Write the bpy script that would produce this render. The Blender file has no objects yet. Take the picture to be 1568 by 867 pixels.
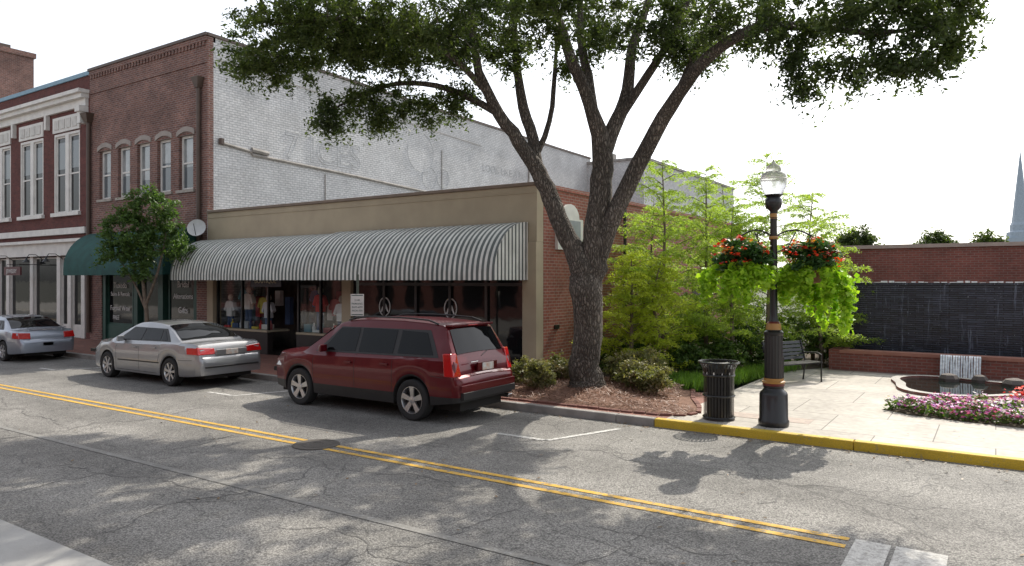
import bpy, math, random, copy, bmesh
import numpy as np
from mathutils import Vector, Matrix
random.seed(7); rng=np.random.default_rng(7)
scene=bpy.context.scene
R=math.radians
# ------------------------------------------------------------------ materials
def nt(name):
    m=bpy.data.materials.new(name); m.use_nodes=True
    t=m.node_tree; p=t.nodes['Principled BSDF']
    return m,t,p
def N(t,ty,**kw):
    n=t.nodes.new(ty)
    for k,v in kw.items(): setattr(n,k,v)
    return n
def c4(c): return (c[0],c[1],c[2],1)
def noise(t,vec,scale,detail=4,rough=.55):
    n=N(t,'ShaderNodeTexNoise'); n.inputs['Scale'].default_value=scale
    n.inputs['Detail'].default_value=detail; n.inputs['Roughness'].default_value=rough
    t.links.new(vec,n.inputs['Vector']); return n.outputs['Fac']
def mapping(t,vec,sc):
    m=N(t,'ShaderNodeMapping'); m.inputs['Scale'].default_value=sc; t.links.new(vec,m.inputs['Vector']); return m.outputs[0]
def ramp(t,fac,a,b,ca=(0,0,0),cb=(1,1,1)):
    r=N(t,'ShaderNodeValToRGB'); e=r.color_ramp.elements
    e[0].position=a; e[1].position=b; e[0].color=c4(ca); e[1].color=c4(cb)
    t.links.new(fac,r.inputs['Fac']); return r.outputs['Color']
def mix(t,fac,a,b,mode='MIX'):
    m=N(t,'ShaderNodeMixRGB',blend_type=mode)
    for s,v in (('Fac',fac),('Color1',a),('Color2',b)):
        if isinstance(v,(int,float)): m.inputs[s].default_value=v
        elif isinstance(v,tuple): m.inputs[s].default_value=c4(v)
        else: t.links.new(v,m.inputs[s])
    return m.outputs['Color']
def math_(t,op,a,b=0.0):
    m=N(t,'ShaderNodeMath',operation=op)
    for i,v in enumerate((a,b)):
        if isinstance(v,(int,float)): m.inputs[i].default_value=v
        else: t.links.new(v,m.inputs[i])
    return m.outputs[0]
def bump(t,p,h,strength=.3,dist=.01):
    b=N(t,'ShaderNodeBump'); b.inputs['Strength'].default_value=strength; b.inputs['Distance'].default_value=dist
    t.links.new(h,b.inputs['Height']); t.links.new(b.outputs[0],p.inputs['Normal'])
def M(name,col,rough=.6,metal=0,col2=None,scale=4,bmp=0,bscale=40,coat=0,spec=.5):
    m,t,p=nt(name)
    p.inputs['Base Color'].default_value=c4(col); p.inputs['Roughness'].default_value=rough
    p.inputs['Metallic'].default_value=metal; p.inputs['Coat Weight'].default_value=coat
    p.inputs['Coat Roughness'].default_value=.03; p.inputs['Specular IOR Level'].default_value=spec
    oc=N(t,'ShaderNodeTexCoord').outputs['Object']
    if col2 is None and metal<.5: col2=tuple(c*.8 for c in col)
    if col2:
        f=ramp(t,noise(t,oc,scale,5),.35,.68)
        t.links.new(mix(t,f,col,col2),p.inputs['Base Color'])
    if bmp: bump(t,p,noise(t,oc,bscale,5),bmp,.02)
    return m
def MBRICK(name,c1,c2,mortar,bw=.215,rh=.075,ms=.010,stain=.35,rough=.85,bmp=.5,patch=None,flat=False,streak=None,spots=None):
    m,t,p=nt(name)
    oc=N(t,'ShaderNodeTexCoord').outputs['Object']
    s=N(t,'ShaderNodeSeparateXYZ'); t.links.new(oc,s.inputs[0])
    c=N(t,'ShaderNodeCombineXYZ')
    if flat:
        t.links.new(s.outputs[0],c.inputs[0]); t.links.new(s.outputs[1],c.inputs[1])
    else:
        t.links.new(math_(t,'ADD',s.outputs[0],s.outputs[1]),c.inputs[0]); t.links.new(s.outputs[2],c.inputs[1])
    b=N(t,'ShaderNodeTexBrick'); b.inputs['Scale'].default_value=1
    b.inputs['Brick Width'].default_value=bw; b.inputs['Row Height'].default_value=rh
    b.inputs['Mortar Size'].default_value=ms; b.inputs['Mortar Smooth'].default_value=.3
    b.inputs['Bias'].default_value=-.1
    b.inputs['Color1'].default_value=c4(c1); b.inputs['Color2'].default_value=c4(c2); b.inputs['Mortar'].default_value=c4(mortar)
    t.links.new(c.outputs[0],b.inputs['Vector'])
    n1=ramp(t,noise(t,oc,.9,6,.65),.3,.75,(1-stain,)*3,(1.1,)*3)
    n2=ramp(t,noise(t,oc,9,4),.3,.7,(.85,)*3,(1.12,)*3)
    col=mix(t,1.0,mix(t,1.0,b.outputs['Color'],n1,'MULTIPLY'),n2,'MULTIPLY')
    if patch:
        f=ramp(t,noise(t,oc,1.6,8,.75),patch[1],patch[1]+.06)
        col=mix(t,f,col,patch[0])
    if streak:
        f=ramp(t,noise(t,mapping(t,oc,(streak[1],streak[1],streak[2])),1,7,.7),streak[3],streak[3]+.12)
        col=mix(t,f,col,streak[0])
    if spots:
        f=ramp(t,noise(t,oc,22,3,.6),spots[1],spots[1]+.04); col=mix(t,f,col,spots[0])
    t.links.new(col,p.inputs['Base Color']); p.inputs['Roughness'].default_value=rough
    bump(t,p,math_(t,'SUBTRACT',noise(t,oc,30,3),b.outputs['Fac']),bmp,.008)
    return m
def MLEAF(name,col,col2,trans=.35,col3=None,rough=.5):
    m,t,p=nt(name)
    g=N(t,'ShaderNodeNewGeometry'); oc=N(t,'ShaderNodeTexCoord').outputs['Object']
    c=mix(t,g.outputs['Random Per Island'],col,col2)
    if col3: c=mix(t,ramp(t,noise(t,oc,.8,3),.45,.65),c,col3)
    t.links.new(c,p.inputs['Base Color']); p.inputs['Roughness'].default_value=rough
    p.inputs['Specular IOR Level'].default_value=.35
    tr=N(t,'ShaderNodeBsdfTranslucent'); t.links.new(mix(t,1.0,c,(1.5,1.6,.7),'MULTIPLY'),tr.inputs['Color'])
    ms=N(t,'ShaderNodeMixShader'); ms.inputs[0].default_value=trans
    t.links.new(p.outputs[0],ms.inputs[1]); t.links.new(tr.outputs[0],ms.inputs[2])
    t.links.new(ms.outputs[0],t.nodes['Material Output'].inputs['Surface'])
    return m
def MASPHALT():
    m,t,p=nt('asphalt'); oc=N(t,'ShaderNodeTexCoord').outputs['Object']
    big=ramp(t,noise(t,oc,.35,5,.6),.3,.7,(.195,.186,.172),(.30,.288,.265))
    v=N(t,'ShaderNodeTexVoronoi'); v.inputs['Scale'].default_value=60; t.links.new(oc,v.inputs['Vector'])
    agg=ramp(t,v.outputs['Distance'],.1,.75,(1.4,)*3,(.45,)*3)
    f2=ramp(t,noise(t,oc,26,5,.85),.35,.65,(.62,)*3,(1.34,)*3)
    f3=ramp(t,noise(t,oc,3,6,.7),.3,.7,(.82,)*3,(1.14,)*3)
    col=mix(t,1.0,mix(t,1.0,mix(t,1.0,big,agg,'MULTIPLY'),f2,'MULTIPLY'),f3,'MULTIPLY')
    s=N(t,'ShaderNodeSeparateXYZ'); t.links.new(oc,s.inputs[0])
    w=N(t,'ShaderNodeMath',operation='SINE'); t.links.new(math_(t,'MULTIPLY',s.outputs[1],3.4),w.inputs[0])
    col=mix(t,1.0,col,ramp(t,math_(t,'ADD',math_(t,'MULTIPLY',w.outputs[0],.3),noise(t,oc,.7,4)),.2,.8,(.84,)*3,(1.08,)*3),'MULTIPLY')
    nz=N(t,'ShaderNodeTexNoise'); nz.inputs['Scale'].default_value=2.5; nz.inputs['Detail'].default_value=8; nz.inputs['Roughness'].default_value=.7; t.links.new(oc,nz.inputs['Vector'])
    vec=mix(t,.35,oc,nz.outputs['Color'],'ADD')
    for sc,wd,lo in ((.4,.006,.42),(1.1,.010,.47),(2.4,.014,.53)):
        vc=N(t,'ShaderNodeTexVoronoi',feature='DISTANCE_TO_EDGE'); vc.inputs['Scale'].default_value=sc; t.links.new(vec,vc.inputs['Vector'])
        cr=ramp(t,vc.outputs['Distance'],wd*.3,wd,(1,)*3,(0,)*3)
        msk=ramp(t,noise(t,oc,.6 if sc<1 else .9,3),lo,lo+.12,(0,)*3,(.8,)*3)
        col=mix(t,math_(t,'MULTIPLY',cr,msk),col,(.05,.048,.045))
    oil=ramp(t,noise(t,oc,.9,5,.7),.60,.75,(0,)*3,(.4,)*3); col=mix(t,oil,col,(.10,.098,.092))
    t.links.new(col,p.inputs['Base Color']); p.inputs['Roughness'].default_value=.85
    bump(t,p,v.outputs['Distance'],.4,.01)
    return m
def MBARK(name,c1,c2,sc=1):
    m,t,p=nt(name); oc=N(t,'ShaderNodeTexCoord').outputs['Object']
    nz=N(t,'ShaderNodeTexNoise'); nz.inputs['Scale'].default_value=6*sc; t.links.new(oc,nz.inputs['Vector'])
    v2=mapping(t,mix(t,.12,oc,nz.outputs['Color'],'ADD'),(24*sc,24*sc,5*sc))
    v=N(t,'ShaderNodeTexVoronoi',feature='DISTANCE_TO_EDGE'); v.inputs['Scale'].default_value=1; t.links.new(v2,v.inputs['Vector'])
    h=ramp(t,v.outputs['Distance'],.0,.3)
    n=noise(t,oc,30,5,.7)
    col=mix(t,h,c2,c1); col=mix(t,1.0,col,ramp(t,n,.3,.7,(.65,)*3,(1.25,)*3),'MULTIPLY'); col=mix(t,1.0,col,ramp(t,noise(t,oc,1.6,4),.35,.7,(.7,)*3,(1.2,)*3),'MULTIPLY')
    t.links.new(col,p.inputs['Base Color']); p.inputs['Roughness'].default_value=.95
    bump(t,p,math_(t,'ADD',h,math_(t,'MULTIPLY',n,.5)),1.0,.035); return m
def MPAINT(name,col,under=(.23,.222,.205),wear=.56):
    m,t,p=nt(name); oc=N(t,'ShaderNodeTexCoord').outputs['Object']
    f=ramp(t,noise(t,oc,14,8,.8),wear,wear+.08)
    c=mix(t,f,col,under); c=mix(t,1.0,c,ramp(t,noise(t,oc,60,3),.3,.7,(.72,)*3,(1.05,)*3),'MULTIPLY')
    c=mix(t,1.0,c,ramp(t,noise(t,oc,1.4,5),.3,.7,(.78,)*3,(1.05,)*3),'MULTIPLY')
    t.links.new(c,p.inputs['Base Color']); p.inputs['Roughness'].default_value=.7
    return m
def MSTRIPE(name,axis,per,a,b,duty=.5):
    m,t,p=nt(name); oc=N(t,'ShaderNodeTexCoord').outputs['Object']
    s=N(t,'ShaderNodeSeparateXYZ'); t.links.new(oc,s.inputs[0])
    fr=math_(t,'FRACT',math_(t,'DIVIDE',s.outputs[axis],per))
    f=math_(t,'LESS_THAN',fr,duty)
    c=mix(t,f,a,b); c=mix(t,1.0,c,ramp(t,noise(t,oc,2.5,6),.3,.75,(.74,)*3,(1.05,)*3),'MULTIPLY')
    t.links.new(c,p.inputs['Base Color']); p.inputs['Roughness'].default_value=.55
    return m
def MGLASS(name,col=(.012,.014,.016),rough=.04,spec=.6):
    m,t,p=nt(name); p.inputs['Base Color'].default_value=c4(col); p.inputs['Roughness'].default_value=rough
    p.inputs['Specular IOR Level'].default_value=spec
    oc=N(t,'ShaderNodeTexCoord').outputs['Object']; bump(t,p,noise(t,oc,1.3,2),.06,.05)
    return m
def MCLEAR(name,tint=(.9,.95,.95),op=.08):
    m,t,p=nt(name); tr=N(t,'ShaderNodeBsdfTransparent'); tr.inputs[0].default_value=c4(tint)
    gl=N(t,'ShaderNodeBsdfGlossy'); gl.inputs['Roughness'].default_value=.03
    ms=N(t,'ShaderNodeMixShader'); ms.inputs[0].default_value=op
    t.links.new(tr.outputs[0],ms.inputs[1]); t.links.new(gl.outputs[0],ms.inputs[2])
    t.links.new(ms.outputs[0],t.nodes['Material Output'].inputs['Surface']); return m

asphalt=MASPHALT()
concrete=M('concrete',(.42,.40,.37),.85,col2=(.33,.315,.29),scale=1.5,bmp=.15,bscale=30)
kerbm=M('kerb_concrete',(.32,.30,.28),.85,col2=(.2,.19,.175),scale=3,bmp=.2)
gutterm=M('gutter_concrete',(.36,.355,.34),.85,col2=(.27,.265,.255),scale=1.2,bmp=.2)
plaza_m=MBRICK('plaza_slabs',(.51,.47,.42),(.43,.40,.355),(.2,.19,.17),bw=1.5,rh=1.5,ms=.010,stain=.28,bmp=.15,flat=True)
paver_m=MBRICK('brick_pavers',(.30,.12,.085),(.22,.09,.07),(.2,.16,.13),bw=.2,rh=.1,ms=.006,stain=.3,flat=True)
paver2_m=MBRICK('worn_pavers',(.44,.36,.31),(.38,.31,.27),(.38,.34,.3),bw=.2,rh=.1,ms=.006,stain=.2,flat=True)
yellow_kerb=MPAINT('yellow_kerb_paint',(.66,.45,.035),(.3,.28,.2),.58)
yellow_line=MPAINT('yellow_line_paint',(.72,.42,.045),wear=.52)
white_line=MPAINT('white_line_paint',(.66,.65,.62),wear=.5)
cross_m=MPAINT('crosswalk_paint',(.54,.53,.50),(.34,.33,.31),wear=.47)
faint_line=MPAINT('old_line_paint',(.33,.325,.31),wear=.40)
tarm=M('tar_seal',(.075,.072,.068),.7,col2=(.12,.115,.108),scale=9)
brick_old=MBRICK('old_brick',(.27,.125,.095),(.155,.07,.06),(.33,.28,.25),stain=.45,patch=((.38,.32,.28),.65),spots=((.10,.05,.045),.62))
brick_dark=MBRICK('maroon_brick',(.15,.045,.038),(.10,.03,.028),(.11,.06,.05),stain=.25,ms=.006)
brick_red=MBRICK('red_brick',(.34,.105,.07),(.27,.08,.055),(.36,.26,.21),stain=.25,ms=.010)
brick_back=MBRICK('wall_brick',(.26,.08,.06),(.20,.065,.05),(.25,.16,.14),stain=.35)
brick_white=MBRICK('white_painted_brick',(.69,.69,.685),(.61,.615,.615),(.47,.48,.49),stain=.22,ms=.016,rh=.085,patch=((.43,.44,.45),.71),bmp=1.0)
stucco=M('beige_stucco',(.44,.375,.265),.9,col2=(.37,.315,.225),scale=1.1,bmp=.15,bscale=60)
brownmetal=M('brown_metal',(.09,.06,.045),.5)
whitep=M('white_paint',(.74,.73,.69),.55,col2=(.62,.61,.58),scale=3)
bluecap=M('blue_coping',(.2,.35,.45),.5)
greenp=M('green_paint',(.03,.09,.07),.5)
teal=M('teal_canvas',(.012,.085,.075),.75,col2=(.008,.055,.05),scale=3)
stripe_x=MSTRIPE('awning_stripes_x',0,.145,(.72,.73,.68),(.11,.13,.12),.52)
stripe_y=MSTRIPE('awning_stripes_y',1,.145,(.76,.76,.72),(.08,.085,.085),.40)
glass=MGLASS('window_glass',(.010,.011,.012),.04,.4); glass_blue=MGLASS('upper_window_glass',(.12,.14,.15),.06,.8)
carglass=MGLASS('car_glass',(.004,.005,.006),.02,.22)
glass_curtain=M('curtained_glass',(.35,.37,.37),.12,col2=(.12,.14,.14),scale=1.2,coat=1)
clear=MCLEAR('shop_glass')
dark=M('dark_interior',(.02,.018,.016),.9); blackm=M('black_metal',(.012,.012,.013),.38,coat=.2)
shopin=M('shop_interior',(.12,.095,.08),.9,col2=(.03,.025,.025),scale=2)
blacktrim=M('black_trim',(.015,.015,.016),.5); darktile=M('dark_tile',(.035,.03,.028),.4)
slate=MBRICK('wet_slate',(.05,.06,.09),(.018,.022,.036),(.004,.004,.008),bw=.38,rh=.055,ms=.007,stain=.5,rough=.2,bmp=1.6,streak=((.17,.20,.27),8,.7,.57),spots=((.45,.49,.56),.67))
waterw=M('white_water',(.85,.88,.9),.3,col2=(.5,.55,.6),scale=14)
water=MGLASS('pool_water',(.012,.018,.016),.05)
mulch=M('pine_straw',(.22,.12,.08),.95,col2=(.12,.06,.04),scale=12,bmp=.6,bscale=50)
soil=M('soil',(.09,.06,.04),.95,col2=(.05,.04,.025),scale=6,bmp=.5)
lawn=M('ground_earth',(.12,.12,.10),.95,col2=(.09,.09,.075),scale=.2)
bark=MBARK('oak_bark',(.25,.215,.18),(.065,.053,.043)); bark2=M('young_bark',(.2,.16,.12),.9,col2=(.11,.08,.06),scale=9)
oakleaf=MLEAF('oak_leaves',(.045,.072,.022),(.115,.15,.045),.45,(.045,.068,.028))
myrtle=MLEAF('myrtle_leaves',(.05,.10,.03),(.11,.18,.05),.38)
cypress=MLEAF('cypress_leaves',(.22,.31,.055),(.34,.43,.085),.55)
cypress2=MLEAF('young_cypress_leaves',(.36,.42,.06),(.46,.50,.08),.55)
shrubleaf=MLEAF('shrub_leaves',(.045,.095,.025),(.13,.2,.05),.35)
darkleaf=MLEAF('geranium_leaves',(.025,.07,.02),(.06,.13,.03),.3)
bushleaf=MLEAF('bush_leaves',(.12,.14,.05),(.25,.25,.10),.35,(.24,.16,.12))
grassm=MLEAF('grass_blades',(.09,.19,.025),(.18,.3,.05),.4)
vine=MLEAF('lime_vine',(.20,.37,.02),(.36,.52,.04),.4)
strawm=MLEAF('straw',(.34,.19,.13),(.15,.075,.05),.05)
litterm=MLEAF('dry_leaves',(.22,.14,.07),(.10,.07,.04),.05)
fred=MLEAF('red_petals',(.6,.02,.02),(.75,.07,.02),.2); fpink=MLEAF('pink_petals',(.62,.15,.4),(.5,.08,.35),.2)
fwhite=MLEAF('white_petals',(.75,.72,.75),(.7,.55,.7),.2); fpurple=MLEAF('purple_petals',(.3,.08,.35),(.45,.15,.5),.2)
forange=MLEAF('orange_petals',(.7,.25,.03),(.7,.35,.05),.2)
terracotta=M('terracotta',(.22,.10,.06),.8)
gold=M('gold_band',(.42,.22,.06),.4); redband=M('red_band',(.14,.02,.018),.4)
m,t,p=nt('lamp_globe'); p.inputs['Base Color'].default_value=(.85,.85,.83,1); p.inputs['Transmission Weight'].default_value=.7; p.inputs['Roughness'].default_value=.25; p.inputs['IOR'].default_value=1.2; globe=m
roofm=M('roof_membrane',(.2,.2,.19),.9)
chrome=M('chrome',(.7,.7,.7),.15,1)
tyre=M('tyre_rubber',(.02,.02,.02),.8); rim=M('alloy_rim',(.55,.55,.56),.3,.9); rimdark=M('wheel_dark',(.015,.015,.015),.6)
platem=M('number_plate',(.6,.62,.6),.4,col2=(.55,.35,.25),scale=9)
redl=M('red_lens',(.5,.010,.010),.12,coat=1); whitel=M('clear_lens',(.6,.6,.6),.1,coat=1)
# ------------------------------------------------------------------ mesh builder
class MB:
    def __init__(s): s.v=[];s.f=[];s.m=[];s.mats=[]
    def mi(s,mat):
        if mat not in s.mats: s.mats.append(mat)
        return s.mats.index(mat)
    def face(s,pts,mat):
        n=len(s.v); s.v+= [tuple(p) for p in pts]; s.f.append(tuple(range(n,n+len(pts)))); s.m.append(s.mi(mat))
    def grid(s,rows,mat,closed=False):
        n=len(s.v); k=len(rows[0])
        for r in rows: s.v+=[tuple(p) for p in r]
        im=s.mi(mat)
        for i in range(len(rows)-1):
            for j in range(k if closed else k-1):
                j2=(j+1)%k
                s.f.append((n+i*k+j,n+i*k+j2,n+(i+1)*k+j2,n+(i+1)*k+j)); s.m.append(im)
    def hexa(s,p,mat):
        n=len(s.v); s.v+=[tuple(q) for q in p]; im=s.mi(mat)
        for q in ((0,3,2,1),(4,5,6,7),(0,1,5,4),(1,2,6,5),(2,3,7,6),(3,0,4,7)):
            s.f.append(tuple(n+i for i in q)); s.m.append(im)
    def box(s,x0,x1,y0,y1,z0,z1,mat):
        s.hexa([(x0,y0,z0),(x1,y0,z0),(x1,y1,z0),(x0,y1,z0),(x0,y0,z1),(x1,y0,z1),(x1,y1,z1),(x0,y1,z1)],mat)
    def tube(s,pts,rads,mat,seg=8,ph=0,wob=0):
        pts=[Vector(p) for p in pts]
        if isinstance(rads,(int,float)): rads=[rads]*len(pts)
        nrm=None; rows=[]
        for i,p in enumerate(pts):
            a=pts[max(i-1,0)]; b=pts[min(i+1,len(pts)-1)]; tg=(b-a).normalized()
            if nrm is None:
                ref=Vector((0,0,1)) if abs(tg.z)<.9 else Vector((1,0,0)); nrm=tg.cross(ref).normalized()
            nrm=(nrm-tg*nrm.dot(tg)).normalized(); bn=tg.cross(nrm)
            rows.append([p+(nrm*math.cos(ph+2*math.pi*k/seg)+bn*math.sin(ph+2*math.pi*k/seg))*rads[i]*(1+wob*math.sin(k*2.7+i*.6)) for k in range(seg)])
        s.grid(rows,mat,True); s.face(rows[0][::-1],mat); s.face(rows[-1],mat)
    def lathe(s,prof,mat,c=(0,0,0),seg=24,axis='z'):
        rows=[]
        for r,h in prof:
            row=[]
            for k in range(seg):
                a=2*math.pi*k/seg
                if axis=='z': row.append((c[0]+r*math.cos(a),c[1]+r*math.sin(a),c[2]+h))
                else: row.append((c[0]+r*math.cos(a),c[1]+h,c[2]+r*math.sin(a)))
            rows.append(row)
        s.grid(rows,mat,True)
    def obj(s,name,parent=None,smooth=False,bevel=0,ang=35,loc=None):
        me=bpy.data.meshes.new(name); me.from_pydata(s.v,[],s.f)
        for m in s.mats: me.materials.append(m)
        me.polygons.foreach_set('material_index',s.m)
        if smooth:
            me.polygons.foreach_set('use_smooth',[True]*len(s.f)); me.set_sharp_from_angle(angle=R(ang))
        me.update(); o=bpy.data.objects.new(name,me); scene.collection.objects.link(o)
        if parent: o.parent=parent
        if loc: o.location=loc
        if bevel:
            b=o.modifiers.new('bevel','BEVEL'); b.width=bevel; b.segments=2; b.limit_method='ANGLE'
        return o
def empty(name,loc=(0,0,0),rz=0,sc=1):
    o=bpy.data.objects.new(name,None); o.location=loc; o.rotation_euler=(0,0,rz); o.scale=(sc,)*3
    o.empty_display_size=.3; scene.collection.objects.link(o); return o
def text(name,s,loc,rot,size,mat,parent,outline=0,ext=.002,align='CENTER'):
    c=bpy.data.curves.new(name,'FONT'); c.body=s; c.size=size; c.align_x=align; c.extrude=ext
    if outline: c.fill_mode='NONE'; c.bevel_depth=outline; c.extrude=0
    c.materials.append(mat); o=bpy.data.objects.new(name,c); o.location=loc; o.rotation_euler=rot
    o.parent=parent; scene.collection.objects.link(o); return o
FY=(R(90),0,0); FX=(R(90),0,R(90))
def leaves(name,parent,C,size,mat,aspect=.42,up=.4,vert=False,var=.35):
    C=np.asarray(C,float); n=len(C)
    nr=rng.normal(size=(n,3)); nr[:,2]=np.abs(nr[:,2])+up; nr/=np.linalg.norm(nr,axis=1)[:,None]
    tg=rng.normal(size=(n,3))
    tg-= nr*(tg*nr).sum(1)[:,None]
    if vert: tg=rng.normal(size=(n,3))*.28; tg[:,2]=1
    tg/=np.linalg.norm(tg,axis=1)[:,None]
    bn=np.cross(nr,tg); bn/=np.linalg.norm(bn,axis=1)[:,None]
    L=(size*(1+var*rng.uniform(-1,1,n)))[:,None]*.5
    V=np.stack([C-tg*L,C+bn*L*aspect,C+tg*L,C-bn*L*aspect],1).reshape(-1,3)
    me=bpy.data.meshes.new(name); me.vertices.add(4*n); me.vertices.foreach_set('co',V.ravel())
    me.loops.add(4*n); me.loops.foreach_set('vertex_index',np.arange(4*n,dtype=np.int32))
    me.polygons.add(n); me.polygons.foreach_set('loop_start',np.arange(0,4*n,4,dtype=np.int32))
    me.polygons.foreach_set('loop_total',np.full(n,4,dtype=np.int32))
    me.materials.append(mat); me.update(calc_edges=True)
    o=bpy.data.objects.new(name,me); scene.collection.objects.link(o)
    if parent: o.parent=parent
    return o
def clump(c,r,n,sub,sig,shell=.5):
    d=rng.normal(size=(sub,3)); d/=np.linalg.norm(d,axis=1)[:,None]
    S=np.array(c)+d*(rng.uniform(0,1,sub)**shell)[:,None]*np.array(r)
    k=rng.integers(0,sub,n); g=rng.normal(size=(n,3))*sig; g[:,2]*=.6
    return S[k]+g,S
def sprigs(c,r,n,sub,ln,sig=.045,K=5,droop=.25):
    d=rng.normal(size=(sub,3)); d/=np.linalg.norm(d,axis=1)[:,None]
    S=np.array(c)+d*(rng.uniform(0,1,sub)**.45)[:,None]*np.array(r)
    D=rng.normal(size=(sub,K,3))*np.array([1,1,.6])+d[:,None,:]*.5; D/=np.linalg.norm(D,axis=2)[:,:,None]
    LN=ln*rng.uniform(.4,1.25,(sub,K))
    k=rng.integers(0,sub,n); j=rng.integers(0,K,n); u=rng.uniform(.05,1,n)
    P=S[k]+D[k,j]*(LN[k,j]*u)[:,None]; P[:,2]-=droop*ln*u*u
    return P+rng.normal(size=(n,3))*sig,S
# ------------------------------------------------------------------ world, sun, camera
EL=47
w=bpy.data.worlds.new('World'); scene.world=w; w.use_nodes=True; t=w.node_tree
sky=N(t,'ShaderNodeTexSky',sky_type='NISHITA'); sky.sun_disc=False; sky.sun_elevation=R(EL); sky.sun_rotation=R(2)
sky.air_density=1.0; sky.dust_density=2.5; sky.ozone_density=1.5
hs=N(t,'ShaderNodeHueSaturation'); hs.inputs['Saturation'].default_value=.3; hs.inputs['Value'].default_value=1.8
bg=t.nodes['Background']; bg.inputs['Strength'].default_value=.15
t.links.new(sky.outputs[0],hs.inputs['Color']); t.links.new(hs.outputs[0],bg.inputs['Color'])
sl=bpy.data.lights.new('sun','SUN'); sl.energy=5.0; sl.angle=R(.55); sl.color=(1,.93,.81)
so=bpy.data.objects.new('sun',sl); scene.collection.objects.link(so)
so.rotation_euler=Vector((-.03,-math.cos(R(EL)),-math.sin(R(EL)))).to_track_quat('-Z','Y').to_euler()
cam=bpy.data.cameras.new('camera'); co=bpy.data.objects.new('camera',cam); scene.collection.objects.link(co)
co.location=(0,0,2.45); co.rotation_euler=(R(90),0,R(33.7)); cam.lens=25.5; cam.sensor_width=36; cam.shift_y=-.0029; cam.clip_end=3000; cam.clip_start=.05
scene.camera=co
scene.view_settings.view_transform='Standard'; scene.view_settings.look='None'; scene.view_settings.exposure=0
# ------------------------------------------------------------------ ground
b=MB(); b.face([(-900,-900,-.02),(900,-900,-.02),(900,900,-.02),(-900,900,-.02)],lawn); b.obj('ground')
b=MB(); b.face([(-160,3.27,0),(60,3.27,0),(60,11.4,0),(-160,11.4,0)],asphalt); b.obj('road')
b=MB(); b.face([(-160,2.5,.002),(60,2.5,.002),(60,3.27,.002),(-160,3.27,.002)],gutterm); b.obj('gutter')
b=MB(); b.box(-160,60,-6,2.5,-.1,.13,concrete); b.obj('near_sidewalk')
# wandering cracks and sealed joints in the asphalt
b=MB(); cr_=np.random.default_rng(11)
def crack(x,y,ang,length,wd,turn=.35):
    rows=[]; a=ang; n=int(length/.12)
    for k in range(n):
        a=ang+turn*math.sin(k*.35+x)+cr_.normal()*.45; x+=math.cos(a)*.12; y+=math.sin(a)*.12
        if y<3.35 or y>11.3: break
        q=wd*(.4+.9*cr_.uniform())*.5*min(1,(n-k)/8); rows.append([(x-math.sin(a)*q,y+math.cos(a)*q,.003),(x+math.sin(a)*q,y-math.cos(a)*q,.003)])
    if len(rows)>2: b.grid(rows,tarm)
for x,y,a,l,wd in ((-7.2,3.4,1.5,4,.022),(-4.6,4.2,1.3,3.6,.018),(-9.5,3.5,1.7,4.5,.02),(-3.1,5.2,1.4,3,.016),(-.6,7.9,1.5,3.5,.02),(-13,3.6,1.4,6,.025),(-6.2,8.1,1.2,3.2,.018),(-2.2,8.0,1.8,3.3,.018),(-16,7.8,1.5,3.4,.02),(-11,8.0,1.6,3.3,.02),(-12,4.2,.05,6,.018),(-6,4.6,.02,4,.016),(-9,6.5,.0,5,.02),(-3.5,6.4,-.05,3,.016),(-5,9.2,.0,6,.016),(-19,6,.02,7,.02),(.8,8.4,.1,4,.02),(1.4,8,1.5,3.2,.018)): crack(x,y,a,l,wd)
b.obj('road_cracks')
K=11.4
kp=empty('kerb'); x=-100
while x<40:
    x2=x+3.05
    if x<-4.75<x2: x2=-4.75
    b=MB(); b.box(x,x2-.008,K,K+.15,-.1,.135,yellow_kerb if x>=-4.76 else kerbm); b.obj('kerb_stone',kp,bevel=.02); x=x2
b=MB(); b.box(-160,-4.6,K+.15,14.6,-.1,.13,paver_m); b.obj('brick_sidewalk')
b=MB(); b.box(-4.6,60,K+.15,40,-.1,.13,plaza_m); b.box(-4.15,-2.5,12.35,12.8,.1,.134,paver2_m); b.obj('plaza_paving')
mk=empty('road_markings')
b=MB()
for y in (7.24,7.46): b.face([(-100,y-.045,.006),(-1.15,y-.045,.006),(-1.15,y+.045,.006),(-100,y+.045,.006)],yellow_line)
b.obj('centre_line',mk)
b=MB()
def strip(x0,x1,y0,y1,mat,z=.006): b.face([(x0,y0,z),(x1,y0,z),(x1,y1,z),(x0,y1,z)],mat)
strip(-1.1,-.80,3.4,7.5,cross_m); strip(-.76,-.35,3.4,7.5,cross_m)
for xx in (-5.7,-13.4,-21.2):
    b.face([(xx-.05,9.5,.006),(xx+.05,9.5,.006),(xx+.6,10.9,.006),(xx+.5,10.9,.006)],white_line); strip(xx-.9,xx-.051,9.45,9.55,white_line)
b.face([(-60,5.0,.006),(-2,5.35,.006),(-2,5.45,.006),(-60,5.10,.006)],faint_line)
b.obj('parking_marks',mk)
castiron=M('cast_iron',(.075,.065,.055),.7,bmp=.5)
def manhole(x,y,r):
    b=MB(); b.lathe([(0,.010),(r*.3,.010),(r*.32,.015),(r*.6,.015),(r*.62,.010),(r*.85,.010),(r*.87,.014),(r,.014),(r+.01,.0)],castiron,(x,y,0),28); b.obj('manhole_cover',None,True)
manhole(-8.4,7.35,.34)
n=420; xs_=rng.uniform(-14,3,n); ys_=np.where(rng.uniform(0,1,n)<.6,11.36-np.abs(rng.normal(size=n))*.18,rng.uniform(4,14,n)); zs_=np.where(ys_>11.4,.15,.014)
leaves('fallen_leaves',None,np.column_stack([xs_,ys_,zs_]),.055,litterm,.5,4)
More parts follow.
